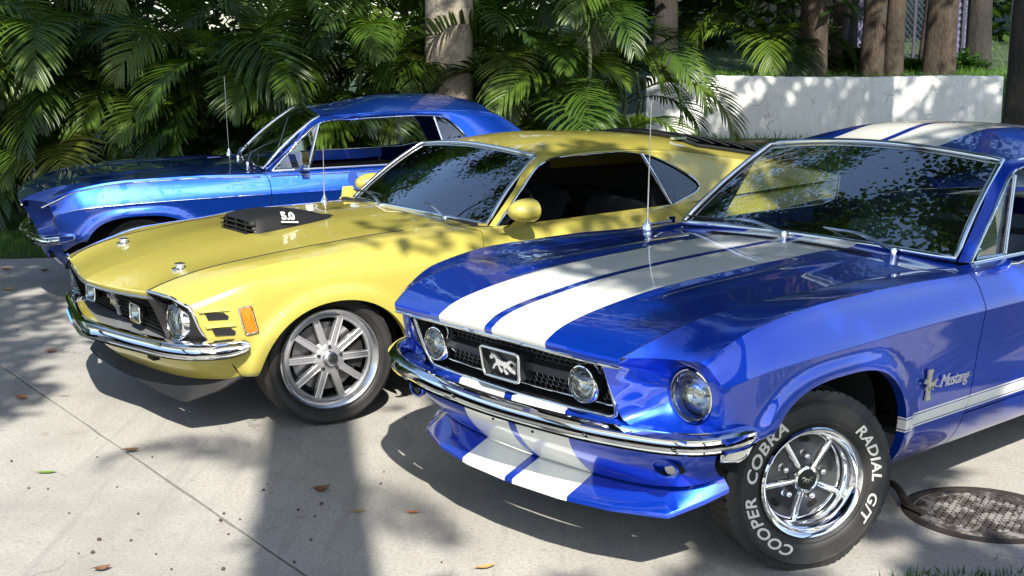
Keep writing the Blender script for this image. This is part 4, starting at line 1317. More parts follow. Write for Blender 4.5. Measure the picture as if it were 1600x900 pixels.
    wheel_tenspoke(car, (-.02, -.715, rad), R(-8), rad, .235, .243, True)
    wheel_tenspoke(car, (2.74, .715, rad), 0, rad, .26, .243)
    wheel_tenspoke(car, (2.74, -.715, rad), 0, rad, .26, .243, True)
    ub = MB().box((1.5, 0, .24), (3.8, 1.0, .06)); ub.box((-.15, 0, .36), (.95, .86, .26))
    car.put('underbody', ub, 'dark_void', smooth=0)
    inner_shell(car, .87, .86, 2.45, 'interior_black')
    for sg in (-1, 1): car.put('quarter_trim', MB().box((2.72, sg*.615, .73), (1.12, .02, .50)), 'interior_black', smooth=0)
    cabin(car, 1.0, .86, 1.33, 1.72, ('interior_black', 'interior_black', 'interior_black'), 2.25)
build_yellow()
# ================================================================ ground
F_PX, PITCH, CAM_H = 2048.9, R(10.674), 1.8053
def ray(px, py):
    fw = Vector((0, math.cos(PITCH), -math.sin(PITCH))); up = Vector((0, math.sin(PITCH), math.cos(PITCH)))
    return fw+Vector((1, 0, 0))*((px-800)/F_PX)+up*((450-py)/F_PX)
def on_ground(px, py, z=0.):
    d = ray(px, py); return Vector((0, 0, CAM_H))+d*((z-CAM_H)/d.z)
def at_depth(px, py, y):
    d = ray(px, py); return Vector((0, 0, CAM_H))+d*(y/d.y)

def concrete_mat():
    t = NT('concrete')
    v = t.n('ShaderNodeNewGeometry').outputs['Position']
    mp = t.n('ShaderNodeMapping'); mp.inputs['Rotation'].default_value = (0, 0, R(35)); mp.inputs['Scale'].default_value = (1, .28, 1)
    t.l(v, mp.inputs[0])
    big = t.noise(1.1, 5, .6, v); mid = t.noise(5.5, 6, .65, mp.outputs[0]); fine = t.noise(70, 4, .7, v); br = t.noise(38, 3, .6, mp.outputs[0])
    c = t.ramp(big, [(.30, (.275, .264, .236)), (.52, (.385, .370, .330)), (.75, (.450, .432, .385))])
    c = t.mix(t.ramp(mid, [(.42, (0, 0, 0)), (.70, (.55, .55, .55))]), c, (.30, .285, .255))
    c = t.mix(t.ramp(fine, [(.38, (.5, .5, .5)), (.55, (0, 0, 0))]), c, (.20, .19, .175))
    st = t.noise(2.6, 6, .7, v)
    c = t.mix(t.ramp(st, [(.60, (0, 0, 0)), (.74, (.45, .45, .45))]), c, (.24, .225, .20))
    sc_ = t.n('ShaderNodeMapping'); sc_.inputs['Rotation'].default_value = (0, 0, R(-62)); sc_.inputs['Scale'].default_value = (6, .35, 1); t.l(v, sc_.inputs[0])
    c = t.mix(t.ramp(t.noise(1.6, 4, .6, sc_.outputs[0]), [(.58, (0, 0, 0)), (.72, (.40, .40, .40))]), c, (.19, .183, .17))
    vk = t.n('ShaderNodeTexVoronoi', feature='DISTANCE_TO_EDGE'); vk.inputs['Scale'].default_value = .55
    wk = t.n('ShaderNodeVectorMath', operation='ADD'); nk = t.n('ShaderNodeTexNoise'); nk.inputs['Scale'].default_value = 2.5; nk.inputs['Detail'].default_value = 6
    t.l(v, nk.inputs['Vector']); t.l(v, wk.inputs[0]); t.l(nk.outputs['Color'], wk.inputs[1]); t.l(wk.outputs[0], vk.inputs['Vector'])
    ck = t.math('MULTIPLY', t.ramp(vk.outputs['Distance'], [(.0, (1, 1, 1)), (.006, (0, 0, 0))]), t.ramp(t.noise(.9, 2, .5, v), [(.52, (0, 0, 0)), (.60, (.8, .8, .8))]))
    c = t.mix(ck, c, (.10, .095, .085))
    sp = t.noise(14, 2, .4, v)
    c = t.mix(t.ramp(sp, [(.66, (0, 0, 0)), (.72, (.35, .35, .35))]), c, (.19, .175, .15))
    t.set(Base_Color=c, Roughness=.86)
    h = t.math('ADD', t.math('MULTIPLY', fine, .6), t.math('MULTIPLY', br, .5))
    t.bump(h, .35, .004)
    M['concrete'] = t.m
concrete_mat()
def soil_mat(name, cols, scale=6, bump=.5):
    t = NT(name)
    v = t.n('ShaderNodeNewGeometry').outputs['Position']
    c = t.ramp(t.noise(scale, 7, .7, v), [(.3, cols[0]), (.55, cols[1]), (.75, cols[2])])
    t.set(Base_Color=c, Roughness=.95)
    t.bump(t.noise(scale*6, 4, .7, v), bump, .02)
    M[name] = t.m
soil_mat('soil', ((.03, .024, .016), (.055, .042, .028), (.09, .07, .045)))
soil_mat('lawn_soil', ((.018, .035, .012), (.03, .06, .018), (.05, .075, .025)))
soil_mat('joint_dirt', ((.006, .006, .006), (.012, .011, .010), (.03, .027, .022)), 30)

def terrain(x, y):
    """level forecourt; a low bank rises behind it on the right, terraced behind the white wall"""
    if y < 11.2: return -.03
    b = .60*smooth01((y-11.2)/5.0)*smooth01((x+.2)/2.2)
    if y > 17.08: b += (.70*smooth01((y-17.08)/.05))*smooth01((x-1.6)/.2)
    b += 2.2*smooth01((y-17.4)/30.)
    return b-.03
gm = MB()
xs = list(np.arange(-300, -24, 46))+list(np.arange(-24, 30, .75))+list(np.arange(30, 340, 40))
ys = list(np.arange(-300, -20, 40))+list(np.arange(-20, 16.9, .75))+[17.0, 17.07, 17.14, 17.3]+list(np.arange(18, 48, 1.2))+list(np.arange(60, 900, 90))
gm.grid([[(x, y, terrain(x, y)) for x in xs] for y in ys])
tag(world_obj('ground', gm, 'lawn_soil', smooth=60), 'dark grassy earth beyond the concrete', kind='structure')

# concrete forecourt laid in slabs with open joints
ja, jb = on_ground(0, 570), on_ground(480, 900)
jd = (jb-ja).normalized(); jn = Vector((-jd.y, jd.x, 0))
yard = empty('forecourt'); tag(yard, 'pale weathered concrete forecourt under the cars', kind='structure')
def slab(u0, u1, w0, w1):
    g = .007; seed = random.Random(int(u0*10)+int(w0*100))
    U = np.linspace(u0+g, u1-g, 60); Wd = np.linspace(w0+g, w1-g, 60)
    def P(u, w, z): q = ja+jd*u+jn*w; return (q.x, q.y, z)
    m = MB()
    def jit(): return seed.uniform(-.0028, .0028)
    loop = [(u, w0+g+jit()) for u in U]+[(u1-g+jit(), w) for w in Wd[1:-1]]+[(u, w1-g+jit()) for u in U[::-1]]+[(u0+g+jit(), w) for w in Wd[::-1][1:-1]]
    cu, cw = (u0+u1)/2, (w0+w1)/2
    def ins(d): return [P(u+math.copysign(min(d, abs(u-cu)), cu-u)*(abs(abs(u-cu)-(u1-u0)/2) < .05), w+math.copysign(min(d, abs(w-cw)), cw-w)*(abs(abs(w-cw)-(w1-w0)/2) < .05), 0) for u, w in loop]
    top = ins(.0025); edge = [P(u, w, -.003) for u, w in loop]; bot = [P(u, w, -.08) for u, w in loop]
    m.grid([bot, edge, top], close_u=True)
    m.add(top, [tuple(range(len(top)))])
    o = world_obj('slab', m, 'concrete', yard, smooth=30, weld=0)
for iu in range(-1, 1):
    for iw in range(-3, 4):
        slab(iu*10.5-3.5, iu*10.5+7.0, iw*4.1, iw*4.1+4.1)
jt = MB()
jt.add([tuple(ja+jd*-20+jn*-14+Vector((0, 0, -.055))), tuple(ja+jd*22+jn*-14+Vector((0, 0, -.055))), tuple(ja+jd*22+jn*18+Vector((0, 0, -.055))), tuple(ja+jd*-20+jn*18+Vector((0, 0, -.055)))], [(0, 1, 2, 3)])
tag(world_obj('joint_filling', jt, 'joint_dirt', yard), None)

# ---------------------------------------------------------------- foliage materials
def leaf_mat(name, dark, light, rough=.38, trans=.35, spec=.5):
    t = NT(name)
    oi = t.n('ShaderNodeObjectInfo')
    v = t.n('ShaderNodeNewGeometry').outputs['Position']
    n = t.math('ADD', t.math('MULTIPLY', t.noise(7, 3, .6, v), .65), t.math('MULTIPLY', oi.outputs['Random'], .4))
    c = t.ramp(n, [(.32, dark), (.75, light)])
    t.set(Base_Color=c, Roughness=rough, Specular_IOR_Level=spec)
    tl = t.n('ShaderNodeBsdfTranslucent'); t.l(t.mix(1., c, (1.0, 1.15, .45), 'MULTIPLY'), tl.inputs[0])
    mx = t.n('ShaderNodeMixShader'); mx.inputs[0].default_value = trans
    t.l(t.p.outputs[0], mx.inputs[1]); t.l(tl.outputs[0], mx.inputs[2]); t.l(mx.outputs[0], t.out.inputs[0])
    M[name] = t.m
leaf_mat('palm_green', (.026, .064, .008), (.105, .175, .018), .38, .36)
leaf_mat('palm_yellow', (.06, .09, .014), (.15, .16, .025), .4, .3)
leaf_mat('palm_dark', (.017, .045, .008), (.055, .108, .015), .38, .3)
leaf_mat('tree_leaf', (.016, .042, .008), (.055, .110, .018), .45, .42)
leaf_mat('shrub_leaf', (.025, .075, .012), (.09, .19, .03), .4, .4)
leaf_mat('grass_blade', (.025, .075, .012), (.10, .21, .03), .5, .4)
plain('cane', (.10, .14, .05), .5)
plain('rachis', (.14, .17, .05), .45)
def bark_mat(name, a, b, c3, scale=5., bump=.6, stretch=.35):
    t = NT(name)
    v = t.obj()
    mp = t.n('ShaderNodeMapping'); mp.inputs['Scale'].default_value = (1, 1, stretch); t.l(v, mp.inputs[0])
    n1 = t.noise(scale, 7, .65, mp.outputs[0]); n2 = t.noise(scale*7, 5, .7, mp.outputs[0]); n3 = t.noise(scale*.35, 3, .5, v)
    col_ = t.ramp(n1, [(.30, a), (.52, b), (.72, c3)])
    col_ = t.mix(t.ramp(n2, [(.40, (.6, .6, .6)), (.56, (0, 0, 0))]), col_, tuple(x*.35 for x in a))
    col_ = t.mix(t.ramp(n3, [(.45, (0, 0, 0)), (.65, (.5, .5, .5))]), col_, c3)
    t.set(Base_Color=col_, Roughness=.9)
    t.bump(t.math('ADD', n2, n1), bump, .03)
    M[name] = t.m
bark_mat('pale_bark', (.16, .135, .10), (.27, .235, .18), (.36, .32, .25), 4., .5, .8)
bark_mat('brown_bark', (.035, .025, .017), (.070, .050, .034), (.11, .083, .056), 6., 1.0, .3)
bark_mat('dark_bark', (.020, .017, .014), (.035, .03, .026), (.06, .05, .04), 6., 1.0, .3)

# ---------------------------------------------------------------- palms
def frond_mesh(name, mat, L=1.25, n=40, droop=.9, leaf=.34, width=.020, fold=.55, seed=0, twist=0.):
    rg = random.Random(seed)
    m = MB(); ra = MB()
    # rachis leaves the origin along +x, rising then arching over
    pts = []
    p = Vector((0, 0, 0)); a = R(52)
    N = 24
    for i in range(N+1):
        pts.append(p.copy())
        p = p+Vector((math.cos(a), math.sin(twist*i/N)*.15, math.sin(a)))*(L/N)
        a -= droop*(.6+1.1*i/N)*2.0/N
    ra.tube(pts, [.009-.0065*i/N for i in range(N+1)], 5)
    for side in (-1, 1):
        for k in range(n):
            u = .14+.85*(k+rg.uniform(-.25, .25))/n
            i = min(int(u*N), N-1); f = u*N-i
            base = pts[i].lerp(pts[i+1], f)
            tan = (pts[i+1]-pts[i]).normalized()
            up = Vector((-tan.z, 0, tan.x)) if abs(tan.y) < .9 else Vector((0, 0, 1))
            lat = Vector((0, side, 0))
            ll = leaf*(math.sin(math.pi*min(u*.92+.10, 1))**.55)*rg.uniform(.88, 1.08)
            ang = R(62-34*u)+rg.uniform(-.07, .07)
            d = (lat*math.sin(ang)+tan*math.cos(ang)+up*fold*(.65-.4*u)).normalized()
            w = width*rg.uniform(.85, 1.1)*(.7+.3*math.sin(math.pi*u))
            rows = []
            q = base.copy(); dd = d.copy(); sg = 5
            for j in range(sg+1):
                v = j/sg
                ww = w*(.35+1.0*math.sin(math.pi*min(v*.8+.14, 1))) if j < sg else .0012
                wv = dd.cross(up).normalized()
                if wv.length < .1: wv = tan
                rows.append([q+wv*ww*.5, q+up*ww*.22*(-1), q-wv*ww*.5] if j < sg else [q, q+up*-.0003, q-wv*.0012])
                q = q+dd*(ll/sg)
                dd = (dd+Vector((0, 0, -1))*(.10+.20*v)*rg.uniform(.8, 1.25)).normalized()
            if rg.random() < .03: continue
            m.grid([[tuple(c) for c in r] for r in rows])
    bm_mesh = mesh_of(m.merge(ra), name, mat, smooth=60, weld=0, car=False, recalc=False)
    return bm_mesh
FRONDS = []
for k in range(10):
    FRONDS.append(frond_mesh('frond', 'palm_green' if k < 6 else ('palm_dark' if k < 9 else 'palm_yellow'), 1.55+.40*random.random(), 34+int(6*random.random()), .80+.45*random.random(), .47+.12*random.random(), .022+.004*random.random(), .30+.35*random.random(), k, random.uniform(-2, 2)))
CANE = None
def cane_mesh(h, seed):
    rg = random.Random(seed); m = MB(); pts = []; x = y = 0
    for i in range(9):
        pts.append((x, y, h*i/8)); x += rg.uniform(-.03, .03); y += rg.uniform(-.03, .03)
    m.tube(pts, [.028-.010*i/8 for i in range(9)], 8)
    return mesh_of(m, 'cane', 'cane', car=False)
def palm(x, y, label, n_fronds, hmax, seed, group, only=None, hmin=.35):
    rg = random.Random(seed)
    root = empty('areca_palm', (x, y, terrain(x, y)))
    tag(root, label, 'palm', group)
    nst = max(3, n_fronds//5)
    stems = []
    for i in range(nst):
        h = hmin+(hmax-hmin)*((i+.5)/nst)**.9*rg.uniform(.85, 1.1)
        a = rg.uniform(0, 2*math.pi); r = rg.uniform(.05, .38)
        o = link('cane', cane_mesh(h, seed*31+i), root); o.location = (r*math.cos(a), r*math.sin(a), 0)
        stems.append((r*math.cos(a), r*math.sin(a), h))
    for k in range(n_fronds):
        sx, sy, h = stems[k % nst]
        me = FRONDS[rg.randrange(10) if rg.random() < .5 else rg.randrange(6)]
        o = link('frond', me, root)
        az = rg.uniform(-math.pi, math.pi) if k % 4 == 0 else R(-90)+rg.gauss(0, .75)
        o.location = (sx+.03*math.cos(az), sy+.03*math.sin(az), h-rg.uniform(0, .10))
        o.rotation_euler = (rg.uniform(-.45, .45), rg.uniform(-.25, .55), az)
        s = rg.uniform(.80, 1.15); o.scale = (s, s, s)
    return root
# ================================================================ hedge of palms
def pos_px(px, y): return at_depth(px, 100, y).x
hedge_spec = []
rgp = random.Random(11)
pxs = np.linspace(-60, 905, 14)
for i, px in enumerate(pxs):
    y = 13.35+rgp.uniform(-.15, .35)
    x = pos_px(px, y)+rgp.uniform(-.12, .12)
    hedge_spec.append((x, y, 11, 2.0, 100+i))
ordn = ['first', 'second', 'third', 'fourth', 'fifth', 'sixth', 'seventh', 'eighth', 'ninth', 'tenth', 'eleventh', 'twelfth', 'thirteenth', 'fourteenth', 'fifteenth', 'sixteenth']
for i, (x, y, n, h, sd) in enumerate(hedge_spec):
    if abs(x+.63) < .3: y += .5
    palm(x, y, 'green hedge palm, %s along the front row counting from the lawn side' % ordn[i], n, h, sd, 'palms of the hedge')
for i, px in enumerate(np.linspace(-120, 890, 10)):
    y = 14.9+rgp.uniform(-.2, .3)
    palm(pos_px(px, y), y, 'taller palm behind the hedge front, %s from the lawn side' % ordn[i], 11, 3.0, 300+i, 'palms at the back of the hedge', hmin=.9)
# a low palm reaching over the end of the white wall
palm(pos_px(985, 15.8), 15.8, 'sunlit palm leaning over the end of the white wall', 9, 1.35, 77, 'palms of the hedge', hmin=.5)
palm(pos_px(1190, 18.6), 18.6, 'small palm growing behind the white wall', 9, .9, 78, 'palms of the hedge', hmin=.2)

# ---------------------------------------------------------------- trees
def trunk_mb(base, top, r0, r1, seed, flare_=1.35, n=20, seg=16, fork=None):
    rg = random.Random(seed); m = MB()
    b, t = Vector(base), Vector(top)
    rows = []
    ph = [rg.uniform(0, 6.28) for _ in range(4)]
    for i in range(seg+1):
        u = i/seg
        c = b.lerp(t, u)+Vector((math.sin(u*3+ph[0])*.05, math.sin(u*2.3+ph[1])*.05, 0))*(t-b).length*.12
        r = (r0+(r1-r0)*u)*(1+(flare_-1)*math.exp(-u*(t-b).length/.35))
        row = []
        for k in range(n):
            a = 2*math.pi*k/n
            rr = r*(1+.06*math.sin(3*a+ph[2]+u*2)+.035*math.sin(7*a+ph[3]-u*5)+rg.uniform(-.012, .012))
            row.append((c.x+rr*math.cos(a), c.y+rr*math.sin(a), c.z))
        rows.append(row)
    m.grid(rows, close_u=True)
    return m, rows
def limb_mb(m, a, b, r0, r1, rg, n=8, seg=8, sag=.15):
    a, b = Vector(a), Vector(b); pts = []
    off = Vector((rg.uniform(-1, 1), rg.uniform(-1, 1), rg.uniform(0, 1)))*(b-a).length*sag
    for i in range(seg+1):
        u = i/seg
        pts.append(tuple(a.lerp(b, u)+off*math.sin(math.pi*u)))
    m.tube(pts, [r0+(r1-r0)*i/seg for i in range(seg+1)], n)
    return pts

LIT = []      # points that the photograph shows in sunlight: the crowns have gaps there
def lit(p, r): LIT.append((Vector(p), r))
HALF = []     # places under thin foliage: broken light
def half(p, r): HALF.append((Vector(p), r))
def car_pt(loc, yaw, s, t, z):
    return (loc[0]+s*math.cos(yaw)+t*math.sin(yaw), loc[1]+s*math.sin(yaw)-t*math.cos(yaw), z)
C1 = ((.5445, 4.9264), R(41.172)); C2 = ((-1.324, 6.711), R(36.9)); C3 = ((-2.764, 9.712), R(18.3))
for t in (-.75, -.45, -.15, .15, .45, .70):
    lit(car_pt(*C1, -.75, t, .55), .30)
for t in (-.6, -.3, .0, .3): lit(car_pt(*C1, -.52, t, .92), .20)
for s in (.05, .12): lit(car_pt(*C1, s, .88, .72), .10)
lit(car_pt(*C1, .10, .82, .28), .14)
lit(car_pt(*C1, .55, -.05, .98), .13)
lit(car_pt(*C1, 1.16, .88, .95), .16)
lit(car_pt(*C1, 2.0, .45, 1.36), .25)
for s in (1.55, 1.9): lit(car_pt(*C1, s, -.15, 1.38), .26)
for q in ((2.6, 3.3), (3.6, 4.1), (1.8, 2.6), (3.0, 2.4)): lit((q[0], q[1], 0), .85)
for px0, py0, px1, py1, n_, r_ in ((1075, 185, 1140, 125, 9, .16), (1130, 195, 1205, 125, 9, .11), (1195, 195, 1260, 128, 9, .07), (1370, 195, 1455, 125, 10, .09), (1410, 195, 1480, 130, 9, .045), (1500, 190, 1545, 145, 6, .07)):
    for u_ in np.linspace(0, 1, n_): lit(at_depth(px0+(px1-px0)*u_, py0+(py1-py0)*u_, 17.), r_)
for s in (-.15, .2, .55, .9):
    for t in (-.5, 0, .5): half(car_pt(*C1, s, t, .98), .35)
for s in (1.6, 2.0, 2.4):
    for t in (-.3, .3): half(car_pt(*C1, s, t, 1.36), .35)
for s in (-.8, -.45): lit(car_pt(*C2, s, .85, .55), .32)
for s, z, r in ((.36, .72, .15), (.33, .60, .13), (-.30, .66, .12), (1.3, .70, .12), (2.7, .85, .22), (.95, .80, .10)): lit(car_pt(*C2, s, .88, z), r)
for s in (-.1, .3, .7, 1.1, 1.5, 1.9, 2.3, 2.7): half(car_pt(*C2, s, .88, .62), .40)
for s in (-.8, -.5): 
    for t in (-.5, 0, .5): lit(car_pt(*C2, s, t, .7), .36)
lit(car_pt(*C2, 1.03, .93, .96), .12)
for px_, py_, r_ in ((1560, 785, .22), (1480, 815, .16), (1580, 830, .15), (1500, 775, .14)): lit(on_ground(px_, py_), r_)
lit(car_pt(*C2, .2, .3, .88), .22); lit(car_pt(*C2, .65, .1, .9), .2); lit(car_pt(*C2, 1.7, .0, 1.26), .40); lit(car_pt(*C2, 2.3, .3, 1.22), .35); lit(car_pt(*C2, 3.0, .4, 1.1), .35)
for s in (-.35, -.1, .2, .55, .9): lit(car_pt(*C3, s, .88, .75), .24)
lit(car_pt(*C3, 1.75, .3, 1.27), .18); lit(car_pt(*C3, 1.3, .85, .8), .2)
for px, py, r in ((60, 760, .55), (200, 640, .5), (60, 860, .5), (230, 780, .5), (250, 880, .30), (330, 690, .30), (40, 700, .4), (165, 575, .34), (620, 880, .22), (700, 860, .18), (760, 850, .22), (590, 800, .16), (690, 800, .14), (860, 860, .18),
                  (1330, 880, .20), (1400, 860, .14), (1560, 715, .30), (1600, 760, .2), (1590, 700, .35), (980, 870, .16), (60, 455, .13), (20, 462, .14)):
    lit(on_ground(px, py), r)
for px, py, y, r in ((600, 75, 13.0, .38), (560, 120, 13.0, .22), (640, 95, 13, .2), (950, 45, 13.0, .42), (1050, 60, 13.2, .40), (1110, 20, 14, .35), (1180, 90, 17.5, .45), (800, 150, 13.4, .22), (320, 60, 13, .25), (110, 260, 13, .2),
                     (30, 160, 13, .3), (440, 60, 13., .2), (20, 330, 13, .25), (1085, 150, 16.5, .25), (1280, 90, 18.5, .35), (1380, 60, 18.5, .3),
                     (1530, 100, 18.5, .6), (700, 30, 13, .2), (270, 200, 13, .15), (1470, 90, 18.5, .2)):
    lit(at_depth(px, py, y), r)
LP = np.array([tuple(p) for p, r in LIT]); LR = np.array([r for p, r in LIT])
SD = np.array(tuple(sun_to))
HP = np.array([tuple(p) for p, r in HALF]); HR = np.array([r for p, r in HALF])
def is_half(q):
    d = np.array(q)-HP; k = d @ SD
    return bool(np.any((np.linalg.norm(d-np.outer(k, SD), axis=1) < HR) & (k > 0)))
def is_lit(q):
    d = np.array(q)-LP
    k = d @ SD
    dist = np.linalg.norm(d-np.outer(k, SD), axis=1)
    return bool(np.any((dist < LR) & (k > 0)))
def lit_mask(Q, Pp, Rr):
    """for every point: does its shadow ray pass a listed place?"""
    out = np.zeros(len(Q), bool)
    for p, r in zip(Pp, Rr):
        d = Q-p; k = d @ SD
        out |= (((d-np.outer(k, SD))**2).sum(1) < r*r) & (k > 0)
    return out
def crown_mb(clumps, per, leaf, rg, cull=True, droop=.0):
    """leaf-sized faces scattered in clumps"""
    g = np.random.default_rng(rg.randrange(1 << 30))
    C = np.array([tuple(c) for c, r in clumps], float); Rd = np.array([r for c, r in clumps])
    n = len(C)*per
    Q = np.repeat(C, per, 0)+g.normal(0, 1, (n, 3))*np.array([.45, .45, .33])*np.repeat(Rd, per)[:, None]
    if cull:
        drop = lit_mask(Q, LP, LR) | (lit_mask(Q, HP, HR) & (g.random(n) < .52))
        Q = Q[~drop]; n = len(Q)
    a, b, gm_ = g.uniform(0, 6.28, n), g.uniform(-.7, .7, n), g.uniform(-.8, .8, n)
    D = np.stack([np.cos(a)*np.cos(b), np.sin(a)*np.cos(b), np.sin(b)-droop], 1); D /= np.linalg.norm(D, axis=1)[:, None]
    S = np.cross(D, np.stack([np.sin(gm_)*.6, np.full(n, .2), np.ones(n)], 1)); S /= np.linalg.norm(S, axis=1)[:, None]
    L = leaf*g.uniform(.7, 1.3, n)[:, None]; w = L*.27
    V = np.stack([Q, Q+D*L*.45+S*w, Q+D*L, Q+D*L*.45-S*w], 1).reshape(-1, 3)
    m = MB(); m.v = V; m.f = np.arange(len(V)).reshape(-1, 4)
    return m
def quads_mesh(m, name, mat):
    me = bpy.data.meshes.new(name)
    V = np.asarray(m.v, np.float32); F_ = np.asarray(m.f, np.int32)
    me.vertices.add(len(V)); me.vertices.foreach_set('co', V.ravel())
    me.loops.add(F_.size); me.loops.foreach_set('vertex_index', F_.ravel())
    me.polygons.add(len(F_)); me.polygons.foreach_set('loop_start', np.arange(0, F_.size, 4, dtype=np.int32))
    me.update(calc_edges=True); me.materials.append(M[mat])
    return me
def tree(name, label, base, height, r0, bark, clumps, per, leaf, leafmat, seed, lean=(0, 0), cat='tree', group=None, cull=True, rtop=None):
    rg = random.Random(seed)
    b = Vector(base)
    root = empty(name, tuple(b)); tag(root, label, cat, group)
    top = Vector((lean[0], lean[1], height))
    m, rows = trunk_mb((0, 0, -.25), top, r0, rtop or r0*.55, seed)
    cl = [(Vector(c)-b, r) for c, r in clumps]
    link('trunk', mesh_of(m, 'trunk', bark, 50, car=False), root)
    if cl:
        lm = MB()
        for c, r in cl:
            if rg.random() < .55:
                u = rg.uniform(.55, 1.); a_ = Vector((0, 0, 0)).lerp(top, u)
                if cull and any(is_lit(b+a_.lerp(c, w_)) for w_ in np.linspace(.12, 1, 14)): continue
                limb_mb(lm, a_, c, r0*.22, r0*.035, rg)
        if lm.v: link('limbs', mesh_of(lm, 'limbs', bark, 50, car=False), root)['kind'] = 'stuff'
        cm = crown_mb([(c+b, r) for c, r in cl], per, leaf, rg, cull)
        cm.v = cm.v-np.array(tuple(b))
        o = link('crown', quads_mesh(cm, 'crown', leafmat), root)
        o['kind'] = 'stuff'
    return root
def spread(n, cx, cy, cz, rx, ry, rz, rad, seed):
    rg = random.Random(seed); out = []
    while len(out) < n:
        x, y, z = rg.uniform(-1, 1), rg.uniform(-1, 1), rg.uniform(-1, 1)
        if x*x+y*y+z*z < 1: out.append(((cx+x*rx, cy+y*ry, cz+z*rz), rad*rg.uniform(.7, 1.3)))
    return out
# shade trees standing around the forecourt, outside the frame
tall = tree('tall_palm', 'tall palm behind the photographer, its trunk shadow across the concrete', (.33, -2.75, 0), 7.7, .235, 'pale_bark', [], 0, .1, 'tree_leaf', 1, (.1, .1), cat='palm', rtop=.215)
for k, (az, sc_, tw) in enumerate(((R(165), .72, .2), (R(-50), .55, .3))):
    o = link('frond', FRONDS[k], tall)
    o.location = (.1+.1*math.cos(az), .1+.1*math.sin(az), 6.9); o.rotation_euler = (tw, .1, az); o.scale = (sc_,)*3
tree('shade_tree', 'leaning shade tree behind the photographer on the lawn side', (-5.2, -3.0, 0), 5.8, .22, 'brown_bark',
     spread(34, -3.0, -.6, 6.4, 1.9, 2.3, .6, .75, 8), 330, .15, 'tree_leaf', 8, (1.2, 1.2))
tree('shade_tree', 'spreading shade tree off the side of the striped car', (6.2, .6, 0), 6.4, .30, 'brown_bark',
     spread(84, 3.3, -.7, 6.3, 3.2, 3.7, .8, .85, 2), 430, .15, 'tree_leaf', 2, (-.5, .1))
tree('shade_tree', 'broad shade tree off the side of the lawn', (-8.2, 3.2, 0), 6.6, .30, 'brown_bark',
     spread(60, -4.6, 3.2, 6.8, 3.6, 2.6, .8, .9, 3), 400, .16, 'tree_leaf', 3, (.6, .1))
tree('shade_tree', 'high shade tree whose crown hangs over the back of the forecourt', (9.0, 9.0, 0), 7.2, .32, 'brown_bark',
     spread(60, 5.9, 8.0, 7.2, 3.9, 3.2, .8, .95, 4), 380, .17, 'tree_leaf', 4, (-1.2, 0.))
tree('shade_tree', 'shade tree spreading over the middle of the forecourt', (-9.0, 8.2, 0), 7.0, .3, 'brown_bark',
     spread(50, -2.6, 7.6, 7.4, 4.4, 2.8, .7, .9, 5), 360, .17, 'tree_leaf', 5, (2.0, -.2))
# big pale trunk in the hedge
tp = at_depth(703, 60, 13.25)
tree('smooth_tree', 'thick pale smooth trunk rising out of the palm hedge', (tp.x, 13.25, .0), 7.5, .245, 'pale_bark',
     spread(34, tp.x, 13.2, 7.8, 3.6, 1.8, 1.2, .8, 6), 240, .17, 'tree_leaf', 6, (.06, 0), rtop=.22)
# trunks on the bank behind the wall
def bank_tree(px, w, y, bark, label, lean=0., seed=0, top_px=None):
    b = at_depth(px, 110, y); zz = terrain(b.x, y)
    r = w*.86/F_PX*y/2
    tree('bank_tree', label, (b.x, y, zz), 5.2, r, bark, spread(7, b.x+lean*4, y+.5, zz+5.6, 1.6, 1.2, .7, .7, seed), 150, .2, 'tree_leaf', seed, (lean*5.2, 0), group='trees on the bank', rtop=r*.8)
bank_tree(1216, 24, 19.6, 'dark_bark', 'thin dark trunk nearest the palms on the bank', 0, 21)
bank_tree(1268, 52, 18.2, 'brown_bark', 'stout reddish-brown trunk partly in sun behind the wall', .010, 22)
bank_tree(1306, 24, 18.9, 'brown_bark', 'slender trunk leaning beside the stout reddish-brown one', .03, 23)
bank_tree(1331, 20, 21.0, 'dark_bark', 'thin grey trunk further back between the brown ones', 0, 24)
bank_tree(1358, 40, 18.0, 'brown_bark', 'brown trunk leaning over above the middle of the wall', .05, 25)
bank_tree(1380, 20, 18.9, 'dark_bark', 'thin trunk squeezed between two brown trunks', .01, 26)
bank_tree(1398, 32, 18.0, 'brown_bark', 'straight speckled brown trunk above the wall', .012, 27)
bank_tree(1440, 26, 19.2, 'brown_bark', 'crooked trunk behind the widest brown trunk', .07, 28)
bank_tree(1470, 54, 18.1, 'brown_bark', 'widest brown trunk on the bank, sunlit in flecks', .025, 29)
bank_tree(1530, 42, 21.0, 'dark_bark', 'dark trunk deep in shade behind the wall end', -.01, 30)
db = at_depth(1592, 150, 13.6)
tree('dark_tree', 'nearly black trunk at the picture\'s edge in front of the wall end', (db.x, 13.6, terrain(db.x, 13.6)), 6.0, .165, 'dark_bark', spread(10, db.x, 14., 6.6, 1.8, 1.4, .8, .8, 31), 200, .18, 'tree_leaf', 31, (.05, 0), rtop=.15)

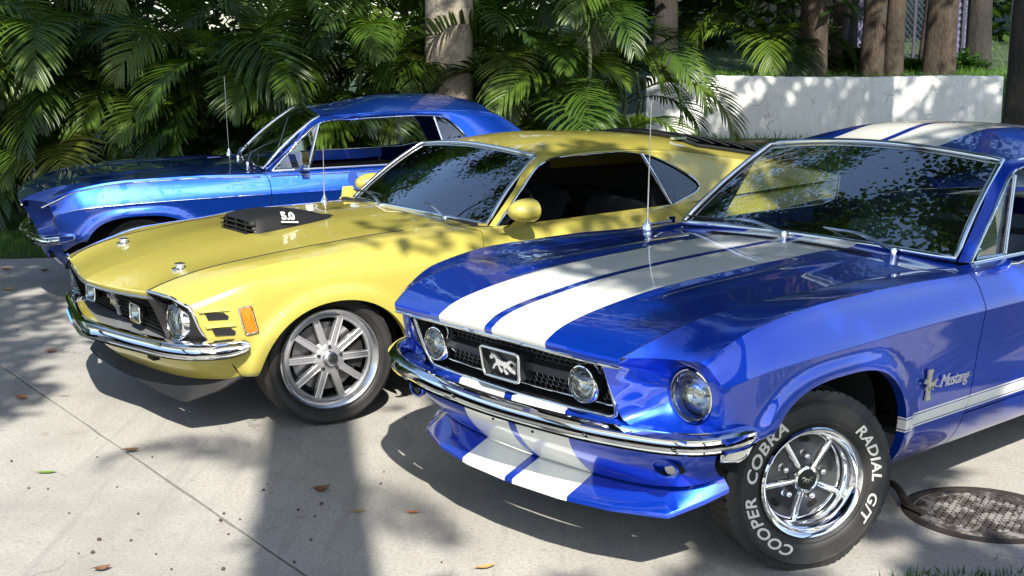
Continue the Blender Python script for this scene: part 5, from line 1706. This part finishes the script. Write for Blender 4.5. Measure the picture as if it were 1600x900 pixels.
# ---------------------------------------------------------------- white wall
def stucco():
    t = NT('white_stucco')
    v = t.obj()
    mp = t.n('ShaderNodeMapping'); mp.inputs['Rotation'].default_value = (0, R(38), 0); mp.inputs['Scale'].default_value = (1, 1, .22); t.l(v, mp.inputs[0])
    a = t.noise(9, 5, .6, mp.outputs[0])
    vo = t.n('ShaderNodeTexVoronoi', feature='DISTANCE_TO_EDGE'); vo.inputs['Scale'].default_value = 3.2
    wv = t.n('ShaderNodeVectorMath', operation='ADD'); t.l(v, wv.inputs[0])
    nz = t.n('ShaderNodeTexNoise'); nz.inputs['Scale'].default_value = 3.; t.l(v, nz.inputs['Vector']); t.l(nz.outputs['Color'], wv.inputs[1])
    t.l(wv.outputs[0], vo.inputs['Vector'])
    stroke = t.ramp(vo.outputs['Distance'], [(.0, (1, 1, 1)), (.05, (0, 0, 0))])
    keep = t.ramp(t.noise(5, 3, .6, v), [(.52, (0, 0, 0)), (.6, (1, 1, 1))])
    st = t.math('MULTIPLY', stroke, keep)
    grime = t.ramp(t.noise(2.2, 6, .7, v), [(.45, (.70, .71, .68)), (.75, (.56, .57, .53))])
    c = t.mix(t.math('MULTIPLY', st, .10), grime, (.34, .33, .30))
    t.set(Base_Color=c, Roughness=.92)
    t.bump(t.math('ADD', t.math('MULTIPLY', st, -.45), a), .8, .02)
    M['white_stucco'] = t.m
stucco()
wl, wr = at_depth(1010, 150, 17.0).x, at_depth(1566, 150, 17.0).x
wm = MB(); rg = random.Random(5)
N = 70; rows = []
for i in range(N+1):
    u = i/N; x = wl+(wr-wl)*u
    zt = 1.357+.010*math.sin(u*9)+rg.uniform(-.006, .006)
    f = 16.98+.01*math.sin(u*14)
    rows.append([(x, f, .2), (x, f-.004, .8), (x, f, zt-.03), (x, f+.008, zt-.008), (x, f+.03, zt), (x, f+.19, zt), (x, f+.22, zt-.03), (x, f+.22, .2)])
wm.grid(rows); wm.fan(rows[0]); wm.fan(rows[-1])
tag(world_obj('retaining_wall', wm, 'white_stucco', smooth=50), 'low white trowelled stucco wall below the tree bank', 'wall')

# logs, stakes and dead fronds in front of the wall
plain('dead_wood', (.16, .12, .08), .85)
for i, (a, b, r) in enumerate((((1085, 204), (1150, 203), .04), ((1110, 211), (1180, 208), .03), ((1140, 214), (1200, 214), .035))):
    A, B = at_depth(*a, 15.2+.3*i), at_depth(*b, 15.4+.3*i)
    A.z = terrain(A.x, A.y)+r; B.z = terrain(B.x, B.y)+r
    mm = MB(); limb_mb(mm, A, B, r, r*.7, random.Random(i), sag=.04)
    tag(world_obj('fallen_branch', mm, 'dead_wood', smooth=50), ('longest', 'thin', 'short dark')[i]+' dead branch lying below the white wall', 'branch', 'dead branches below the wall')
for i, px in enumerate((1123, 1186)):
    A = at_depth(px, 214, 14.6); zz = terrain(A.x, A.y)
    mm = MB().box((A.x, A.y, zz+.07), (.05, .05, .24)); mm.box((A.x, A.y, zz+.195), (.06, .06, .012))
    tag(world_obj('ground_stake', mm, 'black_plastic', smooth=0), ('small black stake near the yellow car\'s tail', 'small black stake beside the striped car\'s windshield pillar')[i], 'stake')

# ---------------------------------------------------------------- beyond the bank
def grass_mb(pts, h, w, rg):
    V = []; Fc = []
    for x, y, z in pts:
        a = rg.uniform(0, 6.28); hh = h*rg.uniform(.5, 1.3); ww = w*rg.uniform(.7, 1.3)
        lx, ly = rg.gauss(0, .35)*hh, rg.gauss(0, .35)*hh
        o = len(V)
        V += [(x-ww*math.cos(a), y-ww*math.sin(a), z), (x+ww*math.cos(a), y+ww*math.sin(a), z), (x+lx*.4+ww*.6*math.cos(a), y+ly*.4+ww*.6*math.sin(a), z+hh*.6), (x+lx, y+ly, z+hh), (x+lx*.4-ww*.6*math.cos(a), y+ly*.4-ww*.6*math.sin(a), z+hh*.6)]
        Fc.append((o, o+1, o+2, o+3, o+4))
    m = MB(); m.v = V; m.f = Fc
    return m
rg = random.Random(9)
pts = []
for _ in range(7000):
    x, y = rg.uniform(2.0, 9.5), rg.uniform(17.25, 19.6)
    pts.append((x, y, terrain(x, y)))
for _ in range(6000):
    x, y = rg.uniform(2.0, 17), rg.uniform(19.6, 34)
    pts.append((x, y, terrain(x, y)))
tag(world_obj('grass_bank', grass_mb(pts, .13, .006, rg), 'grass_blade', smooth=0, weld=0), 'sunlit rough grass along the top of the white wall', 'grass', kind='stuff')
lw_ = MB(); rowsl = []
def lawn_edge(x): return 10.93+.03*math.sin(x*3.1)+.02*math.sin(x*7.7)
for k in range(9):
    rowsl.append([(x, lawn_edge(x)+(0 if k < 2 else (k-1)*.42), (-.02 if k == 0 else .016+max(0, terrain(x, lawn_edge(x)+(k-1)*.42)+.03 if k > 1 else 0))) for x in np.linspace(-14, 9, 116)])
lw_.grid(rowsl)
tag(world_obj('lawn', lw_, 'lawn_soil', smooth=60), 'dark green lawn strip between the concrete and the palms', kind='structure')
pts = []
for _ in range(26000):
    x = rg.uniform(-6.3, -1.6); y = rg.uniform(lawn_edge(x)-.02, 13.4)
    pts.append((x, y, .012))
tag(world_obj('lawn_grass', grass_mb(pts, .045, .004, rg), 'grass_blade', smooth=0, weld=0), 'short dark green lawn between the concrete and the palms', 'grass', kind='stuff')
pts = []
for _ in range(5000):
    x, y = rg.uniform(1.2, 7.5), rg.uniform(11.0, 16.8)
    pts.append((x, y, terrain(x, y)))
tag(world_obj('verge_grass', grass_mb(pts, .10, .006, rg), 'grass_blade', smooth=0, weld=0), 'grass in front of the white wall behind the cars', 'grass', kind='stuff')
g0 = on_ground(1385, 893)
pts = []
while len(pts) < 5000:
    x, y = rg.uniform(g0.x-.1, g0.x+2.6), rg.uniform(3.55, g0.y+.02)
    edge = g0.y-.012+.012*math.sin(x*9)-.06*max(0, g0.x+.05-x)*10
    if y < edge: pts.append((x, y, .0))
tag(world_obj('turf_edge', grass_mb(pts, .035, .0028, rg), 'grass_blade', smooth=0, weld=0), 'bright green turf at the bottom corner beyond the manhole', 'grass', kind='stuff')
# shrubs behind the wall
def shrub(px, y, r, h, label, seed, n=12, mat='shrub_leaf'):
    b = at_depth(px, 100, y); zz = terrain(b.x, y)
    rg = random.Random(seed)
    root = empty('shrub', (b.x, y, zz)); tag(root, label, 'shrub', 'shrubs on the bank')
    cm = crown_mb([((rg.uniform(-r, r), rg.uniform(-r*.5, r*.5), h*rg.uniform(.2, .9)), r*.55) for _ in range(n)], 60, .13, rg, False)
    o = link('foliage', quads_mesh(cm, 'foliage', mat), root); o['kind'] = 'stuff'
    st = MB()
    for k in range(5): limb_mb(st, (0, 0, -.05), (rg.uniform(-r, r)*.7, rg.uniform(-r, r)*.4, h*.7), .012, .004, rg, 5, 5)
    link('stems', mesh_of(st, 'stems', 'brown_bark', car=False), root)
shrub(1322, 18.9, .28, .42, 'leafy green bush between the brown trunks', 41, 18)
shrub(1432, 19.2, .16, .26, 'small pale green bush beside the widest trunk', 42, 8)
shrub(1245, 19.4, .22, .25, 'low bush between the thin dark trunk and the reddish one', 43, 8)
shrub(1515, 20.2, .4, .2, 'low sunlit weeds in front of the dark trunk', 44, 10)
# fence seen between the trunks
plain('galvanised', (.06, .06, .08), .6, .3)
plain('fence_slat', (.12, .11, .22), .6)
fy = 22.5
fence = empty('mesh_fence', (at_depth(1400, 60, fy).x, fy, terrain(6, fy))); tag(fence, 'diagonal wire mesh fence glimpsed between the trunks', 'fence')
fx0, fx1 = at_depth(1200, 60, fy).x, at_depth(1580, 60, fy).x
base = fence.location
for k in range(6):
    x = fx0+(fx1-fx0)*k/5
    link('post', mesh_of(MB().tube([(x-base.x, 0, -.1), (x-base.x, 0, 1.75)], .03, 8), 'post', 'galvanised', car=False), fence)
wire = MB()
z0, z1 = .05, 1.65
nx = int((fx1-fx0)/.09)
for k in range(-18, nx+18):
    for sg in (-1, 1):
        xa = fx0-base.x+k*.09; pa = [xa, z0]; pb = [xa+sg*(z1-z0)*.8, z1]
        lo, hi = fx0-base.x, fx1-base.x
        if min(pa[0], pb[0]) < lo or max(pa[0], pb[0]) > hi: continue
        wire.tube([(pa[0], 0, pa[1]), (pb[0], 0, pb[1])], .0055, 3, caps=False)
link('wire_mesh', mesh_of(wire, 'wire_mesh', 'galvanised', 0, weld=0, car=False), fence)['kind'] = 'stuff'
for (pa, pb, lab) in ((1322, 1350, None), (1486, 1512, None)):
    xa, xb = at_depth(pa, 60, fy-.05).x, at_depth(pb, 60, fy-.05).x
    link('slat_panel', mesh_of(MB().box(((xa+xb)/2-base.x, .06, .85), (xb-xa, .02, 1.5)), 'slat_panel', 'fence_slat', 0, car=False), fence)
# far trees closing the view
rg = random.Random(13)
nb = 6
for i in range(12):
    x = -13+i*3.0+rg.uniform(-.5, .5); y = 18.5+rg.uniform(-.6, .6) if x < 2.5 else 36+rg.uniform(-2, 2)
    if x >= 2.5: x, y = 3.2+(i-nb)*2.6+rg.uniform(-.4, .4), 25.5+rg.uniform(-1, 1)+(i-nb)*.4
    zz = terrain(x, y); hh = 8.5 if x < 2.5 else 10.
    cl = spread(46, x, y, zz+hh*.52, 2.3 if x < 2.5 else 2.8, 1.2, hh*.52, 1.0 if x < 2.5 else 1.2, 500+i)
    tree('background_tree', ('dense dark tree behind the palm hedge, %s from the lawn side' if x < 2.5 else 'distant tree closing the view beyond the bank, %s in its row')% ordn[i if x < 2.5 else i-nb], (x, y, zz), hh, .16, 'dark_bark', cl, 230, .26 if x < 2.5 else .34, 'tree_leaf', 600+i, group='dark trees behind the palm hedge' if x < 2.5 else 'distant trees', cull=False)
# distant pale house with blue shutters
plain('house_wall', (.62, .56, .46), .9); plain('blue_shutter', (.10, .12, .45), .6); plain('house_roof', (.32, .16, .10), .8)
hx, hy = at_depth(1200, 20, 31).x, 31
hz_ = terrain(hx, hy)
house = empty('garden_house', (hx, hy, hz_)); tag(house, 'pale house with blue shutters far behind the bank', 'house')
link('wall', mesh_of(MB().box((0, 0, 1.2), (3.2, 2., 2.8)), 'wall', 'house_wall', 0, car=False), house)
for k in range(4):
    link('shutter', mesh_of(MB().box((-1.2+k*.8, -1.03, 1.05), (.34, .05, 1.0)), 'shutter', 'blue_shutter', 0, car=False), house)
link('roof', mesh_of(MB().add([(-1.9,-1.3,2.6),(1.9,-1.3,2.6),(1.9,1.3,2.6),(-1.9,1.3,2.6),(-1.2,0,3.4),(1.2,0,3.4)], [(0,1,5,4),(1,2,5),(2,3,4,5),(3,0,4),(3,2,1,0)]), 'roof', 'house_roof', 0, car=False), house)

# ================================================================ small things on the concrete
mc = on_ground(1539, 803)
def iron():
    t = NT('cast_iron')
    v = t.obj()
    c = t.ramp(t.noise(9, 6, .7, v), [(.40, (.022, .018, .016)), (.49, (.06, .052, .045)), (.54, (.19, .18, .165)), (.8, (.26, .25, .23))])
    t.set(Base_Color=c, Roughness=.8, Metallic=.1); t.bump(t.noise(60, 4, .7, v), .5, .004); M['cast_iron'] = t.m
    t = NT('rusty_iron'); v = t.obj()
    c = t.ramp(t.noise(14, 6, .7, v), [(.35, (.014, .012, .011)), (.62, (.035, .026, .020)), (.85, (.09, .06, .04))])
    t.set(Base_Color=c, Roughness=.9); t.bump(t.noise(50, 4, .7, v), .6, .005); M['rusty_iron'] = t.m
iron()
mh = empty('manhole', (mc.x, mc.y, 0)); tag(mh, 'round cast-iron manhole cover beside the striped car\'s front wheel', 'manhole')
Rm = .268
link('frame_ring', mesh_of(MB().lathe([(Rm+.045, -.02), (Rm+.045, .002), (Rm+.035, .006), (Rm+.006, .006), (Rm, .003), (Rm-.002, -.03)], (0, 0, 0), 'z', 96), 'frame_ring', 'rusty_iron', 40, car=False), mh)
link('cover', mesh_of(MB().lathe([(.0, .002), (Rm-.05, .002), (Rm-.046, .006), (Rm-.012, .006), (Rm-.006, .002), (Rm-.006, -.02)], (0, 0, 0), 'z', 96), 'cover', 'cast_iron', 40, car=False), mh)
st = MB()
for i in range(-9, 10):
    for j in range(-9, 10):
        x, y = i*.030+(.015 if j % 2 else 0), j*.026
        if math.hypot(x, y) < Rm-.062: st.box((x, y, .0045), (.019, .014, .006))
link('raised_studs', mesh_of(st, 'raised_studs', 'cast_iron', 0, weld=0, car=False), mh)['kind'] = 'stuff'
# rusty strap between the wheel and the manhole
A, B = on_ground(1392, 765), on_ground(1432, 808)
sp = MB(); pts = [A+Vector((0, 0, .03)), A.lerp(B, .3)+Vector((.0, 0, .035)), A.lerp(B, .7)+Vector((-.01, 0, .022)), B+Vector((.03, 0, .016))]
sp.tube([tuple(p) for p in samp(curve3([tuple(p) for p in pts]), 14)], .011, 8, flat=1.6)
tag(world_obj('rusty_strap', sp, 'rusty_iron', smooth=50), 'rusty bent iron strap between the lettered tyre and the manhole', 'strap')

# fallen leaves and seeds
plain('leaf_orange', (.42, .13, .03), .6); plain('leaf_brown', (.13, .065, .03), .7); plain('leaf_green', (.16, .28, .03), .45); plain('leaf_tan', (.40, .26, .10), .7); plain('seed_brown', (.055, .035, .025), .7)
def leaf_obj(px, py, L, w, ang, curl, mat, label, name='fallen_leaf', group='leaves on the concrete'):
    g = on_ground(px, py); rows = []
    for i in range(9):
        u = i/8; x = (u-.5)*L; ww = w*math.sin(math.pi*min(max(u, .03), .97))**.8*.5
        z = .004+curl*(2*u-1)**2*L*.35
        rows.append([(x, -ww, z+curl*ww*.9), (x, 0, z), (x, ww, z+curl*ww*1.2)])
    m = MB().grid(rows)
    m.tube([(-L*.5, 0, .004+curl*L*.35), (-L*.68, L*.03, .004+curl*L*.3)], .0012, 4)
    o = world_obj(name, m, mat, smooth=60); o.location = (g.x, g.y, .0025); o.rotation_euler = (0, 0, ang)
    tag(o, label, 'leaf', group)
leaf_obj(73, 740, .085, .026, .1, .12, 'leaf_green', 'single green leaf on the sunlit concrete')
leaf_obj(503, 771, .075, .040, .5, .9, 'leaf_brown', 'curled brown leaf in the trunk\'s shadow', )
leaf_obj(205, 707, .07, .035, .2, .5, 'leaf_brown', 'brown leaf lying across the concrete joint')
leaf_obj(34, 624, .075, .045, -.5, .4, 'leaf_orange', 'orange leaf on the sunlit concrete in front of the yellow car')
leaf_obj(80, 551, .07, .035, .7, .4, 'leaf_orange', 'orange leaf at the shadow edge before the yellow car')
leaf_obj(560, 801, .06, .025, .3, .2, 'leaf_tan', 'tan leaf at the edge of the trunk\'s shadow')
leaf_obj(758, 889, .075, .028, .4, .3, 'leaf_tan', 'tan leaf at the bottom edge below the striped car')
leaf_obj(645, 803, .05, .02, .0, .3, 'leaf_orange', 'tiny orange leaf before the striped car\'s spoiler')
leaf_obj(160, 893, .06, .03, .5, .6, 'leaf_brown', 'curled reddish leaf at the bottom edge of the concrete')
leaf_obj(100, 620, .09, .008, .05, .1, 'leaf_brown', 'thin dry stalk on the concrete before the yellow car')
leaf_obj(12, 454, .09, .05, .3, .4, 'leaf_tan', 'tan leaf near the lawn edge')
leaf_obj(70, 425, .08, .05, .9, .5, 'leaf_brown', 'brown leaf beside the back car\'s bumper shadow')
leaf_obj(10, 423, .08, .05, .2, .5, 'leaf_orange', 'orange leaf at the lawn edge of the concrete')
leaf_obj(20, 398, .10, .06, .6, .5, 'leaf_brown', 'brown leaf on the lawn near the concrete')
leaf_obj(33, 392, .10, .06, 1.6, .5, 'leaf_tan', 'tan leaf on the lawn near the concrete')
seeds = [(108,803),(155,845),(216,804),(205,846),(183,762),(75,765),(244,867),(145,865),(357,836),(345,815),(375,813),(350,804),(418,758),(412,767),(466,798),(492,808),(502,789),(595,757),(600,738),(634,654),(123,866),(268,891),(18,722),(45,764),(349,891),(486,845),(238,715),(152,715),(460,880),(690,880),(668,815),(1010,880),(300,851),(632,762),(590,848),(1120,873),(1350,842),(1432,868)]
sm = mesh_of(MB().lathe([(.0, .0), (.006, .0015), (.0085, .006), (.0075, .011), (.004, .014), (.0, .0145)], (0, 0, 0), 'z', 10), 'fallen_seed', 'seed_brown', 60, car=False)
for i, (px, py) in enumerate(seeds[:30]):
    g = on_ground(px, py); o = link('fallen_seed', sm); o.location = (g.x, g.y, .0005)
    k = .45+.45*random.random(); o.scale = (k, k*(.8+.4*random.random()), k*.9); o.rotation_euler = (0, 0, random.random()*6)
    tag(o, 'small dark round seed lying on the concrete', 'seed', 'seeds on the concrete')
